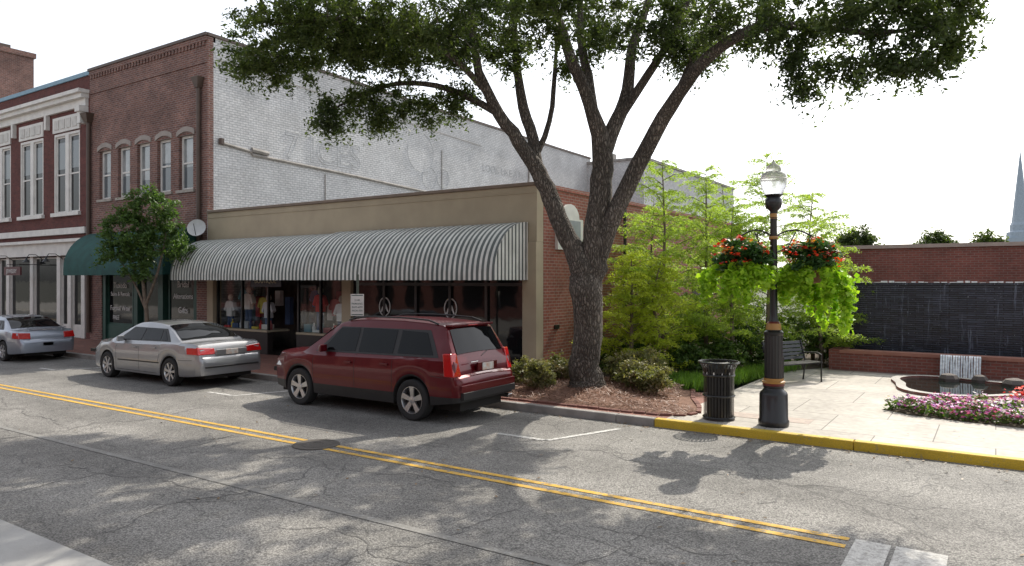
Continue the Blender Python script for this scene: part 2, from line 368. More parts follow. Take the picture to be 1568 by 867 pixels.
# ------------------------------------------------------------------ walls with openings
def wall(b,y,x0,x1,z0,z1,ops,mat,depth=.2):
    xs=sorted({x0,x1,*[o[0] for o in ops],*[o[1] for o in ops]}); zs=sorted({z0,z1,*[o[2] for o in ops],*[o[3] for o in ops]})
    for i in range(len(xs)-1):
        for j in range(len(zs)-1):
            cx=(xs[i]+xs[i+1])/2; cz=(zs[j]+zs[j+1])/2
            if any(o[0]<cx<o[1] and o[2]<cz<o[3] for o in ops): continue
            b.face([(xs[i],y,zs[j]),(xs[i+1],y,zs[j]),(xs[i+1],y,zs[j+1]),(xs[i],y,zs[j+1])],mat)
    for a,c,d,e in ops:
        q=y+depth
        b.face([(a,y,d),(a,q,d),(a,q,e),(a,y,e)],mat); b.face([(c,q,d),(c,y,d),(c,y,e),(c,q,e)],mat)
        b.face([(a,y,e),(a,q,e),(c,q,e),(c,y,e)],mat); b.face([(a,q,d),(a,y,d),(c,y,d),(c,q,d)],mat)
def sash(b,x0,x1,z0,z1,y,mat,gl,f=.07,mid=True,vm=0):
    b.box(x0,x0+f,y,y+.06,z0,z1,mat); b.box(x1-f,x1,y,y+.06,z0,z1,mat)
    b.box(x0+f,x1-f,y+.002,y+.06,z1-f,z1,mat); b.box(x0+f,x1-f,y+.002,y+.06,z0,z0+f,mat)
    if mid: b.box(x0+f,x1-f,y+.004,y+.06,(z0+z1)/2-.03,(z0+z1)/2+.03,mat)
    b.face([(x0,y+.035,z0),(x1,y+.035,z0),(x1,y+.035,z1),(x0,y+.035,z1)],gl)
def arch(b,x0,x1,z,rise,th,y0,y1,mat,n=8):
    lo=[];hi=[]
    for i in range(n+1):
        k=i/n; x=x0+(x1-x0)*k; h=rise*(1-(2*k-1)**2); lo.append((x,z+h)); hi.append((x,z+h+th))
    for i in range(n):
        b.hexa([(lo[i][0],y0,lo[i][1]),(lo[i+1][0],y0,lo[i+1][1]),(lo[i+1][0],y1,lo[i+1][1]),(lo[i][0],y1,lo[i][1]),
                (hi[i][0],y0,hi[i][1]),(hi[i+1][0],y0,hi[i+1][1]),(hi[i+1][0],y1,hi[i+1][1]),(hi[i][0],y1,hi[i][1])],mat)
# ------------------------------------------------------------------ tall old brick building
FYY=14.5
tb=empty('brick_building')
wx=[-28.45,-27.1,-25.77,-24.45,-23.12]
ops=[(x-.42,x+.42,5.55,7.42) for x in wx]+[(-28.7,-22.5,.13,3.45)]
b=MB(); wall(b,FYY,-29.6,-21.9,0,10.45,ops,brick_old,.22)
b.box(-29.6,-21.9,FYY-.05,FYY+.3,10.45,10.62,brick_old); b.box(-29.6,-21.9,FYY-.03,FYY+.25,9.72,9.8,brick_old)
b.box(-29.62,-21.86,FYY-.09,FYY+.3,10.62,10.72,brownmetal)
for i in range(38): b.box(-29.5+i*.2,-29.4+i*.2,FYY-.045,FYY,10.3,10.45,brick_old)
b.obj('front_wall',tb)
b=MB(); lint=M('lintel',(.36,.32,.29),.9); sillm=M('sill',(.4,.37,.33),.9)
for i,x in enumerate(wx):
    sash(b,x-.42,x+.42,5.55,7.42,FYY+.12,whitep,glass_blue,.08)
    zc_=6.6-.25*(i%3)
    b.face([(x-.34,FYY+.15,zc_),(x+.34,FYY+.15,zc_),(x+.34,FYY+.15,7.3),(x-.34,FYY+.15,7.3)],glass_curtain)
    arch(b,x-.52,x+.52,7.40,.14,.17,FYY-.04,FYY+.1,lint); b.box(x-.52,x+.52,FYY-.06,FYY+.2,5.45,5.55,sillm)
b.obj('windows',tb)
b=MB()
X=-21.9; ys=[14.5,20,26,32,38,42]; zt=[10.62,10.55,10.45,10.4,10.32,10.3]
for i in range(5):
    b.face([(X,ys[i],0),(X,ys[i+1],0),(X,ys[i+1],zt[i+1]),(X,ys[i],zt[i])],brick_white)
    b.hexa([(X-.3,ys[i],zt[i]),(X+.06,ys[i],zt[i]),(X+.06,ys[i+1],zt[i+1]),(X-.3,ys[i+1],zt[i+1]),(X-.3,ys[i],zt[i]+.1),(X+.06,ys[i],zt[i]+.1),(X+.06,ys[i+1],zt[i+1]+.1),(X-.3,ys[i+1],zt[i+1]+.1)],brownmetal)
b.face([(-29.6,42,0),(X,42,0),(X,42,10.3),(-29.6,42,10.3)],brick_old)
b.face([(-29.6,14.5,0),(-29.6,42,0),(-29.6,42,10.3),(-29.6,14.5,10.4)],brick_old)
b.face([(-29.6,14.6,10.1),(X,14.6,10.1),(X,42,10.1),(-29.6,42,10.1)],roofm)
b.box(X,X+.02,14.5,14.72,4.8,10.6,brick_old)
b.obj('side_wall',tb)
b=MB()
P=[(X+.04,15.05,7.1),(X+.04,16.2,6.98),(X+.04,16.25,6.88),(X+.04,21,6.72),(X+.04,27,6.45),(X+.04,34,6.2)]
b.tube(P,.05,kerbm,6); b.tube([(X+.05,15.0,7.25),(X+.05,15.0,7.05)],.1,brownmetal,6); b.tube([(X+.05,16.2,7.05),(X+.05,16.9,7.0)],.09,kerbm,6)
b.tube([(X+.03,19.6,6.6),(X+.03,19.6,4.8)],.02,kerbm,6); b.tube([(X+.03,26.8,8.6),(X+.03,26.8,6.5)],.02,kerbm,6)
b.tube([(X+.03,14.9,9.9),(X+.03,18.5,9.75),(X+.03,24,9.5),(X+.03,30,9.3)],.012,kerbm,4); b.tube([(X+.03,34.5,10.2),(X+.03,34.5,7.2)],.05,kerbm,6)
b.tube([(-22.25,FYY-.09,9.0),(-22.25,FYY-.09,4.2),(-22.25,FYY-.09,3.6)],.07,brownmetal,10)
b.hexa([(-22.33,FYY-.19,8.9),(-22.17,FYY-.19,8.9),(-22.17,FYY,8.9),(-22.33,FYY,8.9),(-22.45,FYY-.26,9.25),(-22.05,FYY-.26,9.25),(-22.05,FYY,9.25),(-22.45,FYY,9.25)],brownmetal)
b.obj('flashing_and_downpipe',tb)
ghost=M('faded_sign_paint',(.40,.42,.43),.9,col2=(.60,.60,.60),scale=3)
text('faded_lettering','7 ICES',(X+.002,19.6,7.0),FX,1.45,ghost,tb,.013)
text('faded_lettering_small','LOOK LIKE A M',(X+.005,32.0,8.05),FX,.55,M('faded_sign_dark',(.28,.29,.30),.9,col2=(.5,.5,.5),scale=3),tb)
b=MB()
for cy,cz,rr in ((25.3,8.3,.9),(25.9,7.2,.5),(26.9,7.3,.45)):
    b.tube([(X+.002,cy+rr*math.cos(a*.33),cz+rr*math.sin(a*.33)) for a in range(20)],.013,ghost,4)
b.obj('faded_drawing',tb)
b=MB()
b.box(-28.7,-22.5,FYY+.0,FYY+.02,2.75,3.45,greenp)
for x0,x1 in ((-28.5,-26.7),(-26.0,-25.0),(-24.4,-22.7)):
    b.box(x0,x1,FYY+.1,FYY+.25,.13,.75,greenp); sash(b,x0,x1,.75,2.75,FYY+.14,greenp,glass,.07,False)
for x in (-28.6,-26.35,-24.7,-22.6): b.box(x-.12,x+.12,FYY+.03,FYY+.3,.13,2.75,greenp)
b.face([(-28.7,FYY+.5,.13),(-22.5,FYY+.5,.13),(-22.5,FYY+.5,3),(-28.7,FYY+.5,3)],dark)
b.box(-25.9,-25.1,FYY+.2,FYY+.26,.13,2.3,greenp)
b.obj('shopfront',tb)
lett=M('white_lettering',(.75,.75,.73),.6)
for s,x,z,q in (('Tuxedo',-27.6,2.15,.3),('Sales & Rentals',-27.6,1.85,.22),('Formal Wear',-27.6,1.3,.26),('FREE',-27.9,.95,.22),('Alterations',-23.5,1.8,.26),('Bridal',-23.5,2.2,.3),('Gifts',-23.5,1.3,.3)):
    text('window_lettering',s,(x,FYY+.13,z),FY,q,lett,tb)
def qawning(name,x0,x1,y0,y1,zt,zb,val,mx,my,parent=None,nx=1,sc=0,n=12):
    b=MB(); prof=[(y0-(y0-y1)*math.sin(i*math.pi/2/n),zb+(zt-zb)*math.cos(i*math.pi/2/n)) for i in range(n+1)]+[(y1,zb-val)]
    xs=[x0+(x1-x0)*i/nx for i in range(nx+1)]
    b.grid([[(x,y+ (sc*(k%2) if 0<j<n else 0),z-(sc*(k%2)*.6 if 0<j<=n+1 else 0)) for j,(y,z) in enumerate(prof)] for k,x in enumerate(xs)],mx)
    for x in (x0,x1): b.face([(x,y0,zb-val)]+[(x,y,z) for y,z in prof],my)
    return b.obj(name,parent,True,ang=50)
aw=empty('green_awning'); qawning('canopy',-28.9,-22.35,FYY-.02,13.2,4.25,2.85,.22,teal,teal,aw,12,.02)
# ------------------------------------------------------------------ left building with white trim
lb=empty('brick_commercial_building')
b=MB(); W=[(-31.43-3.07*i) for i in range(5)]
ops=[(x-1.05,x+1.05,5.05,8.45) for x in W]+[(-45.5,-29.9,.13,3.5)]
wall(b,FYY,-46,-29.6,0,10.5,ops,brick_dark,.2)
b.box(-46,-29.55,FYY-.06,FYY+.3,10.5,10.66,bluecap); b.face([(-46,14.6,10.2),(-29.6,14.6,10.2),(-29.6,36,10.2),(-46,36,10.2)],roofm)
b.face([(-46,14.5,0),(-46,36,0),(-46,36,10.5),(-46,14.5,10.5)],brick_dark)
b.obj('walls',lb)
b=MB(); tpanel=M('trim_panel',(.62,.61,.57),.6)
b.box(-46,-29.62,FYY-.42,FYY,9.78,9.92,whitep); b.box(-46,-29.66,FYY-.3,FYY,9.6,9.78,whitep); b.box(-46,-29.7,FYY-.12,FYY,9.3,9.6,whitep)
for x in W:
    b.box(x-1.1,x+1.1,FYY-.05,FYY,8.5,9.12,whitep)
    for k in range(4): b.box(x-.92+k*.49,x-.55+k*.49,FYY-.075,FYY-.05,8.62,9.0,tpanel)
    for s in (-1,1):
        sash(b,x+s*.56-.42,x+s*.56+.42,5.2,8.35,FYY+.06,whitep,glass,.07)
        b.face([(x+s*.56-.35,FYY+.09,7),(x+s*.56+.35,FYY+.09,7),(x+s*.56+.35,FYY+.09,8.1),(x+s*.56-.35,FYY+.09,8.1)],glass_blue)
    b.box(x-.14,x+.14,FYY+.0,FYY+.12,5.2,8.35,whitep); b.box(x-1.05,x-.98,FYY,FYY+.12,5.2,8.35,whitep); b.box(x+.98,x+1.05,FYY,FYY+.12,5.2,8.35,whitep)
    b.box(x-1.05,x+1.05,FYY,FYY+.14,8.35,8.449,whitep); b.box(x-1.15,x+1.15,FYY-.12,FYY+.15,5.05,5.2,whitep)
    b.box(x-1.62,x-1.45,FYY-.16,FYY,8.7,9.3,whitep)
b.box(-46,-29.7,FYY-.16,FYY,4.3,4.55,whitep); b.box(-46,-29.72,FYY-.3,FYY,3.98,4.1,whitep); b.box(-46,-29.75,FYY-.12,FYY,3.45,3.98,whitep)
b.box(-30.0,-29.75,FYY-.3,FYY-.002,8.6,9.3,whitep); b.box(-30.05,-29.7,FYY-.36,FYY-.002,9.05,9.28,whitep)
b.obj('white_trim',lb)
b=MB()
for i,x in enumerate([-30.2,-31.3,-32.2,-34.6,-36.9,-38,-40.5,-43]):
    b.box(x-.14,x+.14,FYY+.02,FYY+.3,.13,3.45,whitep)
xs=[-45.5,-43,-40.5,-38,-36.9,-34.6,-32.2,-31.3,-30.2]
for i in range(8):
    b.box(xs[i]+.15,xs[i+1]-.15,FYY+.1,FYY+.2,.13,.6,whitep); sash(b,xs[i]+.15,xs[i+1]-.15,.6,3.4,FYY+.12,whitep,glass,.05,False)
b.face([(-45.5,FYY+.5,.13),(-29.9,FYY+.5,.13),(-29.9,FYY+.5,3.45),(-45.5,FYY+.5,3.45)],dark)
b.obj('shopfront',lb)
b=MB(); b.tube([(-29.5,FYY-.1,8.9),(-29.5,FYY-.1,5),(-29.5,FYY-.1,.4)],.08,brownmetal,10)
b.hexa([(-29.6,FYY-.2,8.6),(-29.4,FYY-.2,8.6),(-29.4,FYY,8.6),(-29.6,FYY,8.6),(-29.75,FYY-.32,8.95),(-29.25,FYY-.32,8.95),(-29.25,FYY,8.95),(-29.75,FYY,8.95)],brownmetal)
b.obj('downpipe',lb)
b=MB(); b.box(-54,-49.7,15.9,21,10,16.2,brick_old); b.box(-54.1,-49.6,15.8,21.1,16.2,16.5,brick_old); b.box(-54,-50.4,17,20,16.5,16.9,brownmetal); b.obj('chimney',lb)
hs_=empty('hanging_sign')
b=MB(); b.box(-34.9,-33.4,13.6,13.66,2.65,3.0,M('maroon_sign',(.1,.02,.025),.5)); b.tube([(-34.7,14.5,3.1),(-34.7,13.63,3.1),(-34.7,13.63,3.0)],.015,blackm,6); b.tube([(-33.6,14.5,3.1),(-33.6,13.63,3.1),(-33.6,13.63,3.0)],.015,blackm,6)
b.obj('board',hs_); text('board_lettering','JEWELRY',(-34.15,13.58,2.74),FY,.24,lett,hs_)
for x in (-36,-33.2,-31.5):
    L_=empty('wall_lamp'); b=MB(); b.tube([(x,14.38,3.3),(x,14.1,3.5),(x,13.85,3.5),(x,13.75,3.35)],.015,blackm,6); b.lathe([(.03,.0),(.05,-.06),(.15,-.18)],blackm,(x,13.75,3.36),14); b.obj('gooseneck',L_,True)
# ------------------------------------------------------------------ single storey shop
sb=empty('shop_building')
x0,x1=-21.88,-8.97
b=MB()
b.box(x0,x1,FYY,FYY+.3,3.35,4.68,stucco)
for a,c in ((x0,-21.55),(-15.48,-15.12),(-9.36,-8.97)): b.box(a,c,FYY-.03,FYY+.3,.0,3.35,stucco)
b.box(x0+.01,x1+.05,FYY-.06,FYY+.34,4.68,4.76,M('coping',(.2,.15,.11),.6)); b.box(x0,x1,FYY-.02,FYY,4.5,4.53,stucco)
b.obj('facade',sb,bevel=.01)
b=MB()
b.face([(x1,14.8,0),(x1,31,0),(x1,31,4.66),(x1,14.8,4.66)],brick_red)
b.box(x1-.3,x1+.04,14.8,31,4.66,4.76,brick_red)
b.face([(x0,31,0),(x1,31,0),(x1,31,4.7),(x0,31,4.7)],brick_red)
b.face([(x0,14.7,4.35),(x1,14.7,4.35),(x1,31,4.35),(x0,31,4.35)],roofm)
b.box(x1,x1+.05,20.6,21.3,.13,3.0,blackm); b.box(x1,x1+.03,25,26.2,1,2.6,blackm); b.tube([(x1+.08,19.2,4.6),(x1+.08,19.2,.2)],.05,blackm,8)
b.box(x1,x1+.04,15.3,15.5,1.25,1.35,blackm)
b.obj('side_wall',sb)
b=MB()
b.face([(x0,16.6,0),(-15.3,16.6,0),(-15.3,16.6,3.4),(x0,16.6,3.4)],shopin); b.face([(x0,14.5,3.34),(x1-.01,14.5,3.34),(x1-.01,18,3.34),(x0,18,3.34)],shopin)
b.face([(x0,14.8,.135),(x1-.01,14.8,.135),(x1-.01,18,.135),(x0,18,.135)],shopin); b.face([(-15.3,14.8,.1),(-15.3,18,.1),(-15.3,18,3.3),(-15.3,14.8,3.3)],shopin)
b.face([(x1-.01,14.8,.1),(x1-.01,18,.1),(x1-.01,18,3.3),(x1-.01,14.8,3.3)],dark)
b.obj('interior',sb)
b=MB()
def pane(a,c,z0,z1,y,gl): b.face([(a,y,z0),(c,y,z0),(c,y,z1),(a,y,z1)],gl)
for a,c in ((-21.5,-18.85),(-17.5,-15.5)):
    b.box(a,c,FYY+.05,FYY+.25,.13,.82,darktile); b.box(a,c,FYY+.03,FYY+.9,.82,.88,stucco); pane(a,c,.88,2.95,FYY+.12,clear)
    b.box(a,c,FYY+.08,FYY+.16,2.95,3.35,blackm)
    for q in (a,c-.06,(a+c)/2-.03): b.box(q,q+.06,FYY+.08,FYY+.16,.88,2.95,blackm)
b.box(-18.4,-17.6,FYY+.9,FYY+.95,.13,2.3,blackm); pane(-18.3,-17.7,.5,2.2,FYY+.895,glass)
for k in range(5):
    a=-15.1+k*1.15; pane(a,a+1.15,.3,3.3,FYY+.14,glass); b.box(a-.04,a+.04,FYY+.08,FYY+.18,.13,3.35,blackm)
b.box(-15.1,-9.36,FYY+.06,FYY+.2,.13,.3,blackm); b.box(-15.1,-9.36,FYY+.085,FYY+.16,2.3,2.38,blackm)
b.obj('glazing',sb)
b=MB(); skinm=M('mannequin',(.55,.48,.4),.5)
def shirt(x,y,z,mat,s=1,mann=False):
    o=[(-.16,0),(.16,0),(.17,.38),(.25,.2),(.33,.26),(.2,.56),(.07,.6),(-.07,.6),(-.2,.56),(-.33,.26),(-.25,.2),(-.17,.38)]
    f=[(x+p[0]*s,y,z+p[1]*s) for p in o]; g=[(q[0],q[1]+.14,q[2]) for q in f]
    b.face(f,mat); b.face(g[::-1],mat)
    for i in range(12): j=(i+1)%12; b.face([f[i],f[j],g[j],g[i]],mat)
    if mann: b.lathe([(0,-.06),(.04,-.06),(.04,0),(.08,.05),(.09,.13),(.06,.2),(0,.22)],skinm,(x,y+.07,z+.62*s),10); b.tube([(x-.08,y+.07,z),(x-.08,y+.07,.88)],.06,sm[7],8); b.tube([(x+.08,y+.07,z),(x+.08,y+.07,.88)],.06,sm[7],8)
cols=[(.8,.8,.78),(.6,.48,.08),(.55,.05,.05),(.12,.25,.3),(.6,.6,.62),(.4,.12,.12),(.7,.65,.6),(.06,.1,.2)]
sm=[M('garment_%d'%i,c,.9) for i,c in enumerate(cols)]
for i,x in enumerate((-21.15,-20.7,-20.2,-19.7,-19.2,-17.2,-16.8,-16.35,-15.9)):
    shirt(x,14.8+.22*(i%2),1.25+.25*((i*3)%4)/2,sm[(i*3)%8],.85,i%2==0)
    b.box(x-.2,x+.1,14.75,15.0,.89,.96+.08*(i%3),sm[(i*5+2)%8]); b.lathe([(0,.0),(.05,0),(.06,.15),(.02,.2),(.02,.28),(0,.28)],sm[(i*3+1)%8],(x+.2,14.8,.89),10)
    b.box(x-.12,x+.12,15.6,15.75,1.0+.2*(i%4),2.1-.2*(i%3),sm[(i*7+3)%8])
b.obj('window_display',sb)
b=MB()
for x in (-13.95,-11.65):
    b.tube([(x+.2*math.cos(a*.33),FYY+.12,1.72+.25*math.sin(a*.33)) for a in range(20)],.018,lett,4)
    b.box(x-.3,x+.3,FYY+.115,FYY+.13,1.33,1.36,lett)
b.obj('window_emblem',sb)
for x in (-13.95,-11.65):
    text('emblem_letter','A',(x,FYY+.12,1.58),FY,.42,lett,sb,ext=.006); text('emblem_name','SALON & SPA',(x,FYY+.12,1.2),FY,.12,lett,sb)
b=MB(); b.box(-18.6,-17.2,13.75,13.8,2.25,2.62,M('shop_sign_board',(.015,.015,.03),.4)); b.obj('sign_board',sb); text('sign_lettering','BOUTIQUE',(-17.9,13.74,2.36),FY,.2,M('gold_lettering',(.5,.45,.3),.5),sb)
sg=empty('wall_sign'); b=MB()
pts=[(15.35,3.2),(16.65,3.2),(16.65,4.0)]+[(16.0+.45*math.cos(a*math.pi/8),4.0+.36*math.sin(a*math.pi/8)) for a in range(9)]+[(15.35,4.0)]
f=[(x1+.08,y,z) for y,z in pts]; g=[(x1,y,z) for y,z in pts]; b.face(f,whitep)
for i in range(len(f)): j=(i+1)%len(f); b.face([f[i],g[i],g[j],f[j]],whitep)
b.obj('panel',sg); b=MB(); b.box(x1+.081,x1+.09,15.5,16.5,3.3,3.95,M('sign_face',(.3,.33,.35),.6)); b.obj('panel_face',sg)
aw=empty('striped_awning')
qawning('canopy_left',-21.75,-15.33,FYY-.03,13.1,3.78,2.62,.17,stripe_x,stripe_y,aw,44,.012)
qawning('canopy_right',-15.29,-9.2,FYY-.03,13.1,3.82,2.62,.17,stripe_x,stripe_y,aw,44,.012)
sd=empty('satellite_dish'); b=MB(); b.lathe([(0,0),(.12,-.01),(.24,-.05),(.3,-.09)],M('dish_white',(.75,.75,.75),.5),(0,0,0),20,'y'); b.tube([(0,.02,0),(0,.3,-.1)],.02,blackm,6); b.tube([(0,0,-.3),(0,-.4,0)],.012,blackm,5); b.obj('dish',sd,True); sd.location=(-22.0,14.2,4.15); sd.rotation_euler=(R(-20),0,R(40))
# ------------------------------------------------------------------ rear white building, back wall, church, far trees
rb=empty('white_building'); b=MB(); b.box(-24,-18,41.6,60,0,9.9,brick_white); b.box(-24.1,-17.9,41.5,60.1,9.9,10.05,kerbm); b.box(-22,-21,43,44,10,10.8,kerbm); b.obj('walls',rb)
wb=empty('brick_wall_building'); b=MB(); b.box(-5.4,30,27,40,0,3.5,brick_back); b.box(-5.5,30.1,26.92,40.1,3.5,3.62,M('wall_coping',(.42,.33,.29),.8)); b.obj('walls',wb)
ch=empty('church_steeple'); b=MB(); cxs,cys=5.6,243
sp=M('spire_slate',(.38,.45,.52),.6); b.lathe([(2.4,17.5),(2.0,18.3),(.05,38)],sp,(cxs,cys,0),8); b.box(cxs-3.2,cxs+3.2,cys-3.2,cys+3.2,0,14,sp); b.lathe([(3.2,14),(3.2,15.5),(2.4,16),(2.4,17.5)],sp,(cxs,cys,0),8); b.obj('spire',ch,False)
ft=empty('distant_trees'); Cs=[]
for x,y,z,r in ((-19,131,8.5,3.0),(-17.5,131,8,2.2),(-21,131,8.2,1.8),(-8,133,8.0,2.4),(-9.5,134,7.2,2.4),(-6.5,134,7.4,2.0),(-1.5,136,8.0,2.2),(0.5,136,7.2,1.8),(-60,120,7,5),(-34,125,6,6)):
    Cs.append(clump((x,y,z),(r*.8,r*.8,r),1500,30,.5)[0])
leaves('foliage',ft,np.concatenate(Cs),.6,oakleaf)
ob=empty('opposite_buildings'); b=MB()
for i,(xa,xb,h,mt) in enumerate(((-60,-38,8,brick_dark),(-38,-24,6.5,brick_back),(-24,-8,9,brick_dark),(-8,6,6,brick_back),(6,22,8,brick_dark))):
    b.box(xa,xb,-22,-9,0,h,mt)
    for k in range(int((xb-xa)/2.6)):
        xx=xa+.8+k*2.6; b.box(xx,xx+1.7,-9,-8.97,.6,2.9,glass); b.box(xx+.2,xx+1.4,-9,-8.97,4,5.4,glass)
b.obj('walls',ob)
# ------------------------------------------------------------------ fountain
fo=empty('fountain')
b=MB(); b.box(-3.45,12,21.5,21.9,0,2.33,slate); b.box(-3.5,12,21.46,21.95,2.33,2.38,slate)
for i in range(90):
    xa=-3.4+i*.17+random.uniform(0,.06); b.box(xa,xa+random.uniform(.06,.2),21.43,21.52,2.381,2.383+random.uniform(.005,.05),waterw)
b.obj('slate_wall',fo)
b=MB(); b.box(-3.3,12,20.2,20.5,0,.58,brick_back); b.box(-3.34,12,20.16,20.54,.58,.66,M('cap_brick',(.33,.15,.11),.8)); b.box(-3.3,12,20.5,21.5,.3,.5,water)
b.box(-3.6,-3.3,20.2,21.9,0,.66,brick_back); b.obj('low_wall',fo)
b=MB()
for i in range(16):
    xa=-1.1+i*.052; j=random.uniform(-.03,.03)
    b.grid([[(xa,y+j,z),(xa+random.uniform(.03,.05),y+j,z)] for y,z in ((20.14,.665),(20.08,.63),(20.0,.5),(19.92,.35),(19.86,.17))],waterw)
b.obj('cascade',fo)
def rimpool(cx,cy,rx,ry,h=.2):
    b=MB(); n=48; I=[];O=[]
    for k in range(n):
        a=2*math.pi*k/n; q=1+.17*math.sin(3*a+1)
        I.append((cx+rx*q*math.cos(a),cy+ry*q*math.sin(a))); O.append((cx+(rx*q+.2)*math.cos(a),cy+(ry*q+.2)*math.sin(a)))
    rows=[[(x,y,.13) for x,y in O],[(x,y,h) for x,y in O],[(x,y,h) for x,y in I],[(x,y,.132) for x,y in I]]
    b.grid(rows[:2],brick_back,True); b.grid(rows[1:3],concrete,True); b.grid(rows[2:],brick_back,True)
    b.face([(x,y,.137) for x,y in I],water); b.obj('pool',fo)
rimpool(-.55,18.3,1.35,1.35,.19)
rk=M('fountain_rock',(.12,.1,.09),.8,bmp=.5); b=MB()
for x,y,r in ((-.9,19.4,.2),(-.3,19.5,.16),(.35,19.2,.24)):
    b.lathe([(0,.1),(r,.1),(r*1.1,.2),(r*.8,.28),(r*.3,.31),(0,.31)],rk,(x,y,0),7)
b.obj('rocks',fo)
# ------------------------------------------------------------------ beds
def polybed(name,poly,z,h,mat,center,n=6):
    b=MB(); rows=[]
    for i in range(n+1):
        k=1-i/n; rows.append([(center[0]+(x-center[0])*k,center[1]+(y-center[1])*k,z+h*(1-k*k)+ (0 if i==0 else random.uniform(-.01,.02))) for x,y in poly])
    b.grid(rows,mat,True); o=b.obj(name,None,True,ang=80); return o
bed=[(-9.9,11.72),(-8.5,11.7),(-7,11.7),(-5.5,11.7),(-4.8,11.75),(-4.4,11.95),(-4.3,12.3),(-4.5,12.9),(-4.9,13.7),(-5.3,14.8),(-5.6,15.6),(-8.9,15.6),(-8.95,14.9),(-9.5,13.8),(-9.9,12.6)]
polybed('planting_bed',bed,.135,.16,mulch,(-7,13.4))
gd=[(-8.95,15.2),(-5.4,15.0),(-5.0,16.2),(-4.7,17.6),(-4.4,19.2),(-3.7,20.6),(-3.7,26.9),(-8.95,26.9)]
polybed('garden_bed',gd,.137,.1,soil,(-6.5,20))
ed=empty('brick_edging'); b=MB(); dkb=M('edging_brick',(.2,.085,.065),.9,col2=(.12,.055,.045),scale=8)
for i in range(10):
    a=Vector(bed[i]); c=Vector(bed[i+1]); n=max(1,int((c-a).length/.21))
    for k in range(n):
        p=a+(c-a)*(k+.5)/n; d=(c-a).normalized()*.1; q=Vector((-d.y,d.x)).normalized()*.045; j=random.uniform(-.006,.006)
        P4=[p-d-q,p+d-q,p+d+q,p-d+q]; b.hexa([(v.x,v.y,.1) for v in P4]+[(v.x,v.y,.165+j) for v in P4],dkb)
b.obj('bricks',ed,bevel=.008)
C=[]
for _ in range(11000):
    x=rng.uniform(-9.8,-4.4); y=rng.uniform(11.75,15.3); dx=(x+7)/2.7; dy=(y-13.4)/1.9; d=min(1,max(abs(dx),abs(dy)))
    if x>-4.9-(y-13)*.35 and y>12.6: continue
    C.append((x,y,.15+.16*(1-d*d)+rng.uniform(0,.03)))
leaves('pine_straw_mulch',None,C,.14,strawm,.07,2)
# ------------------------------------------------------------------ oak
def spl(pts,n=3):
    P=np.array(pts,float); out=[]
    for i in range(len(P)-1):
        p0=P[max(i-1,0)];p1=P[i];p2=P[i+1];p3=P[min(i+2,len(P)-1)]
        for k in range(n):
            u=k/n; out.append(.5*((2*p1)+(-p0+p2)*u+(2*p0-5*p1+4*p2-p3)*u*u+(-p0+3*p1-3*p2+p3)*u**3))
    out.append(P[-1]); return np.array(out)
def tree(name,limbs,clumps,loc,rz,leafmat,leafsize,barkm,ln=.4,dens=1.0,twig=.02,aspect=.42,sig=.045):
    e=empty(name,loc,rz); b=MB(); S=[]
    for L in limbs:
        q=spl(L)
        if len(q)>5: q[2:-1,:2]+=rng.normal(size=(len(q)-3,2))*q[2:-1,3:4]*.08
        b.tube([tuple(p[:3]) for p in q],[max(p[3],.008) for p in q],barkm,16 if q[0][3]>.1 else 7,0,.04)
        S+= [tuple(p) for p in q if p[2]>.35*max(1,q[-1][2]) and p[3]<.2]
    LP=[]; subs=[]
    for c,r,n,sub in clumps:
        p,s=sprigs(c,r,int(n*dens),sub,ln,sig); LP.append(p); subs+= [tuple(x) for x in s]
    Sk=np.array(S); subs=np.array(subs)
    d=np.array([np.min(np.linalg.norm(Sk[:,:3]-s,axis=1)) for s in subs])
    for i in np.argsort(d):
        s=subs[i]; dd=np.linalg.norm(Sk[:,:3]-s,axis=1)+.6*np.maximum(0,Sk[:,2]-s[2]); j=int(np.argmin(dd)); a=Sk[j]
        r0=min(max(a[3]*.6,twig*.5),twig+.012*dd[j]); mid=(a[:3]+s)/2+rng.normal(size=3)*.08*dd[j]+np.array([0,0,.08*dd[j]])
        b.tube([tuple(a[:3]),tuple(mid),tuple(s)],[r0,r0*.7,r0*.35],barkm,4)
        Sk=np.vstack([Sk,[*mid,r0*.7],[*s,r0*.35]])
    b.obj('trunk_and_branches',e,True,ang=70)
    leaves('foliage',e,np.concatenate(LP),leafsize,leafmat,aspect)
    return e
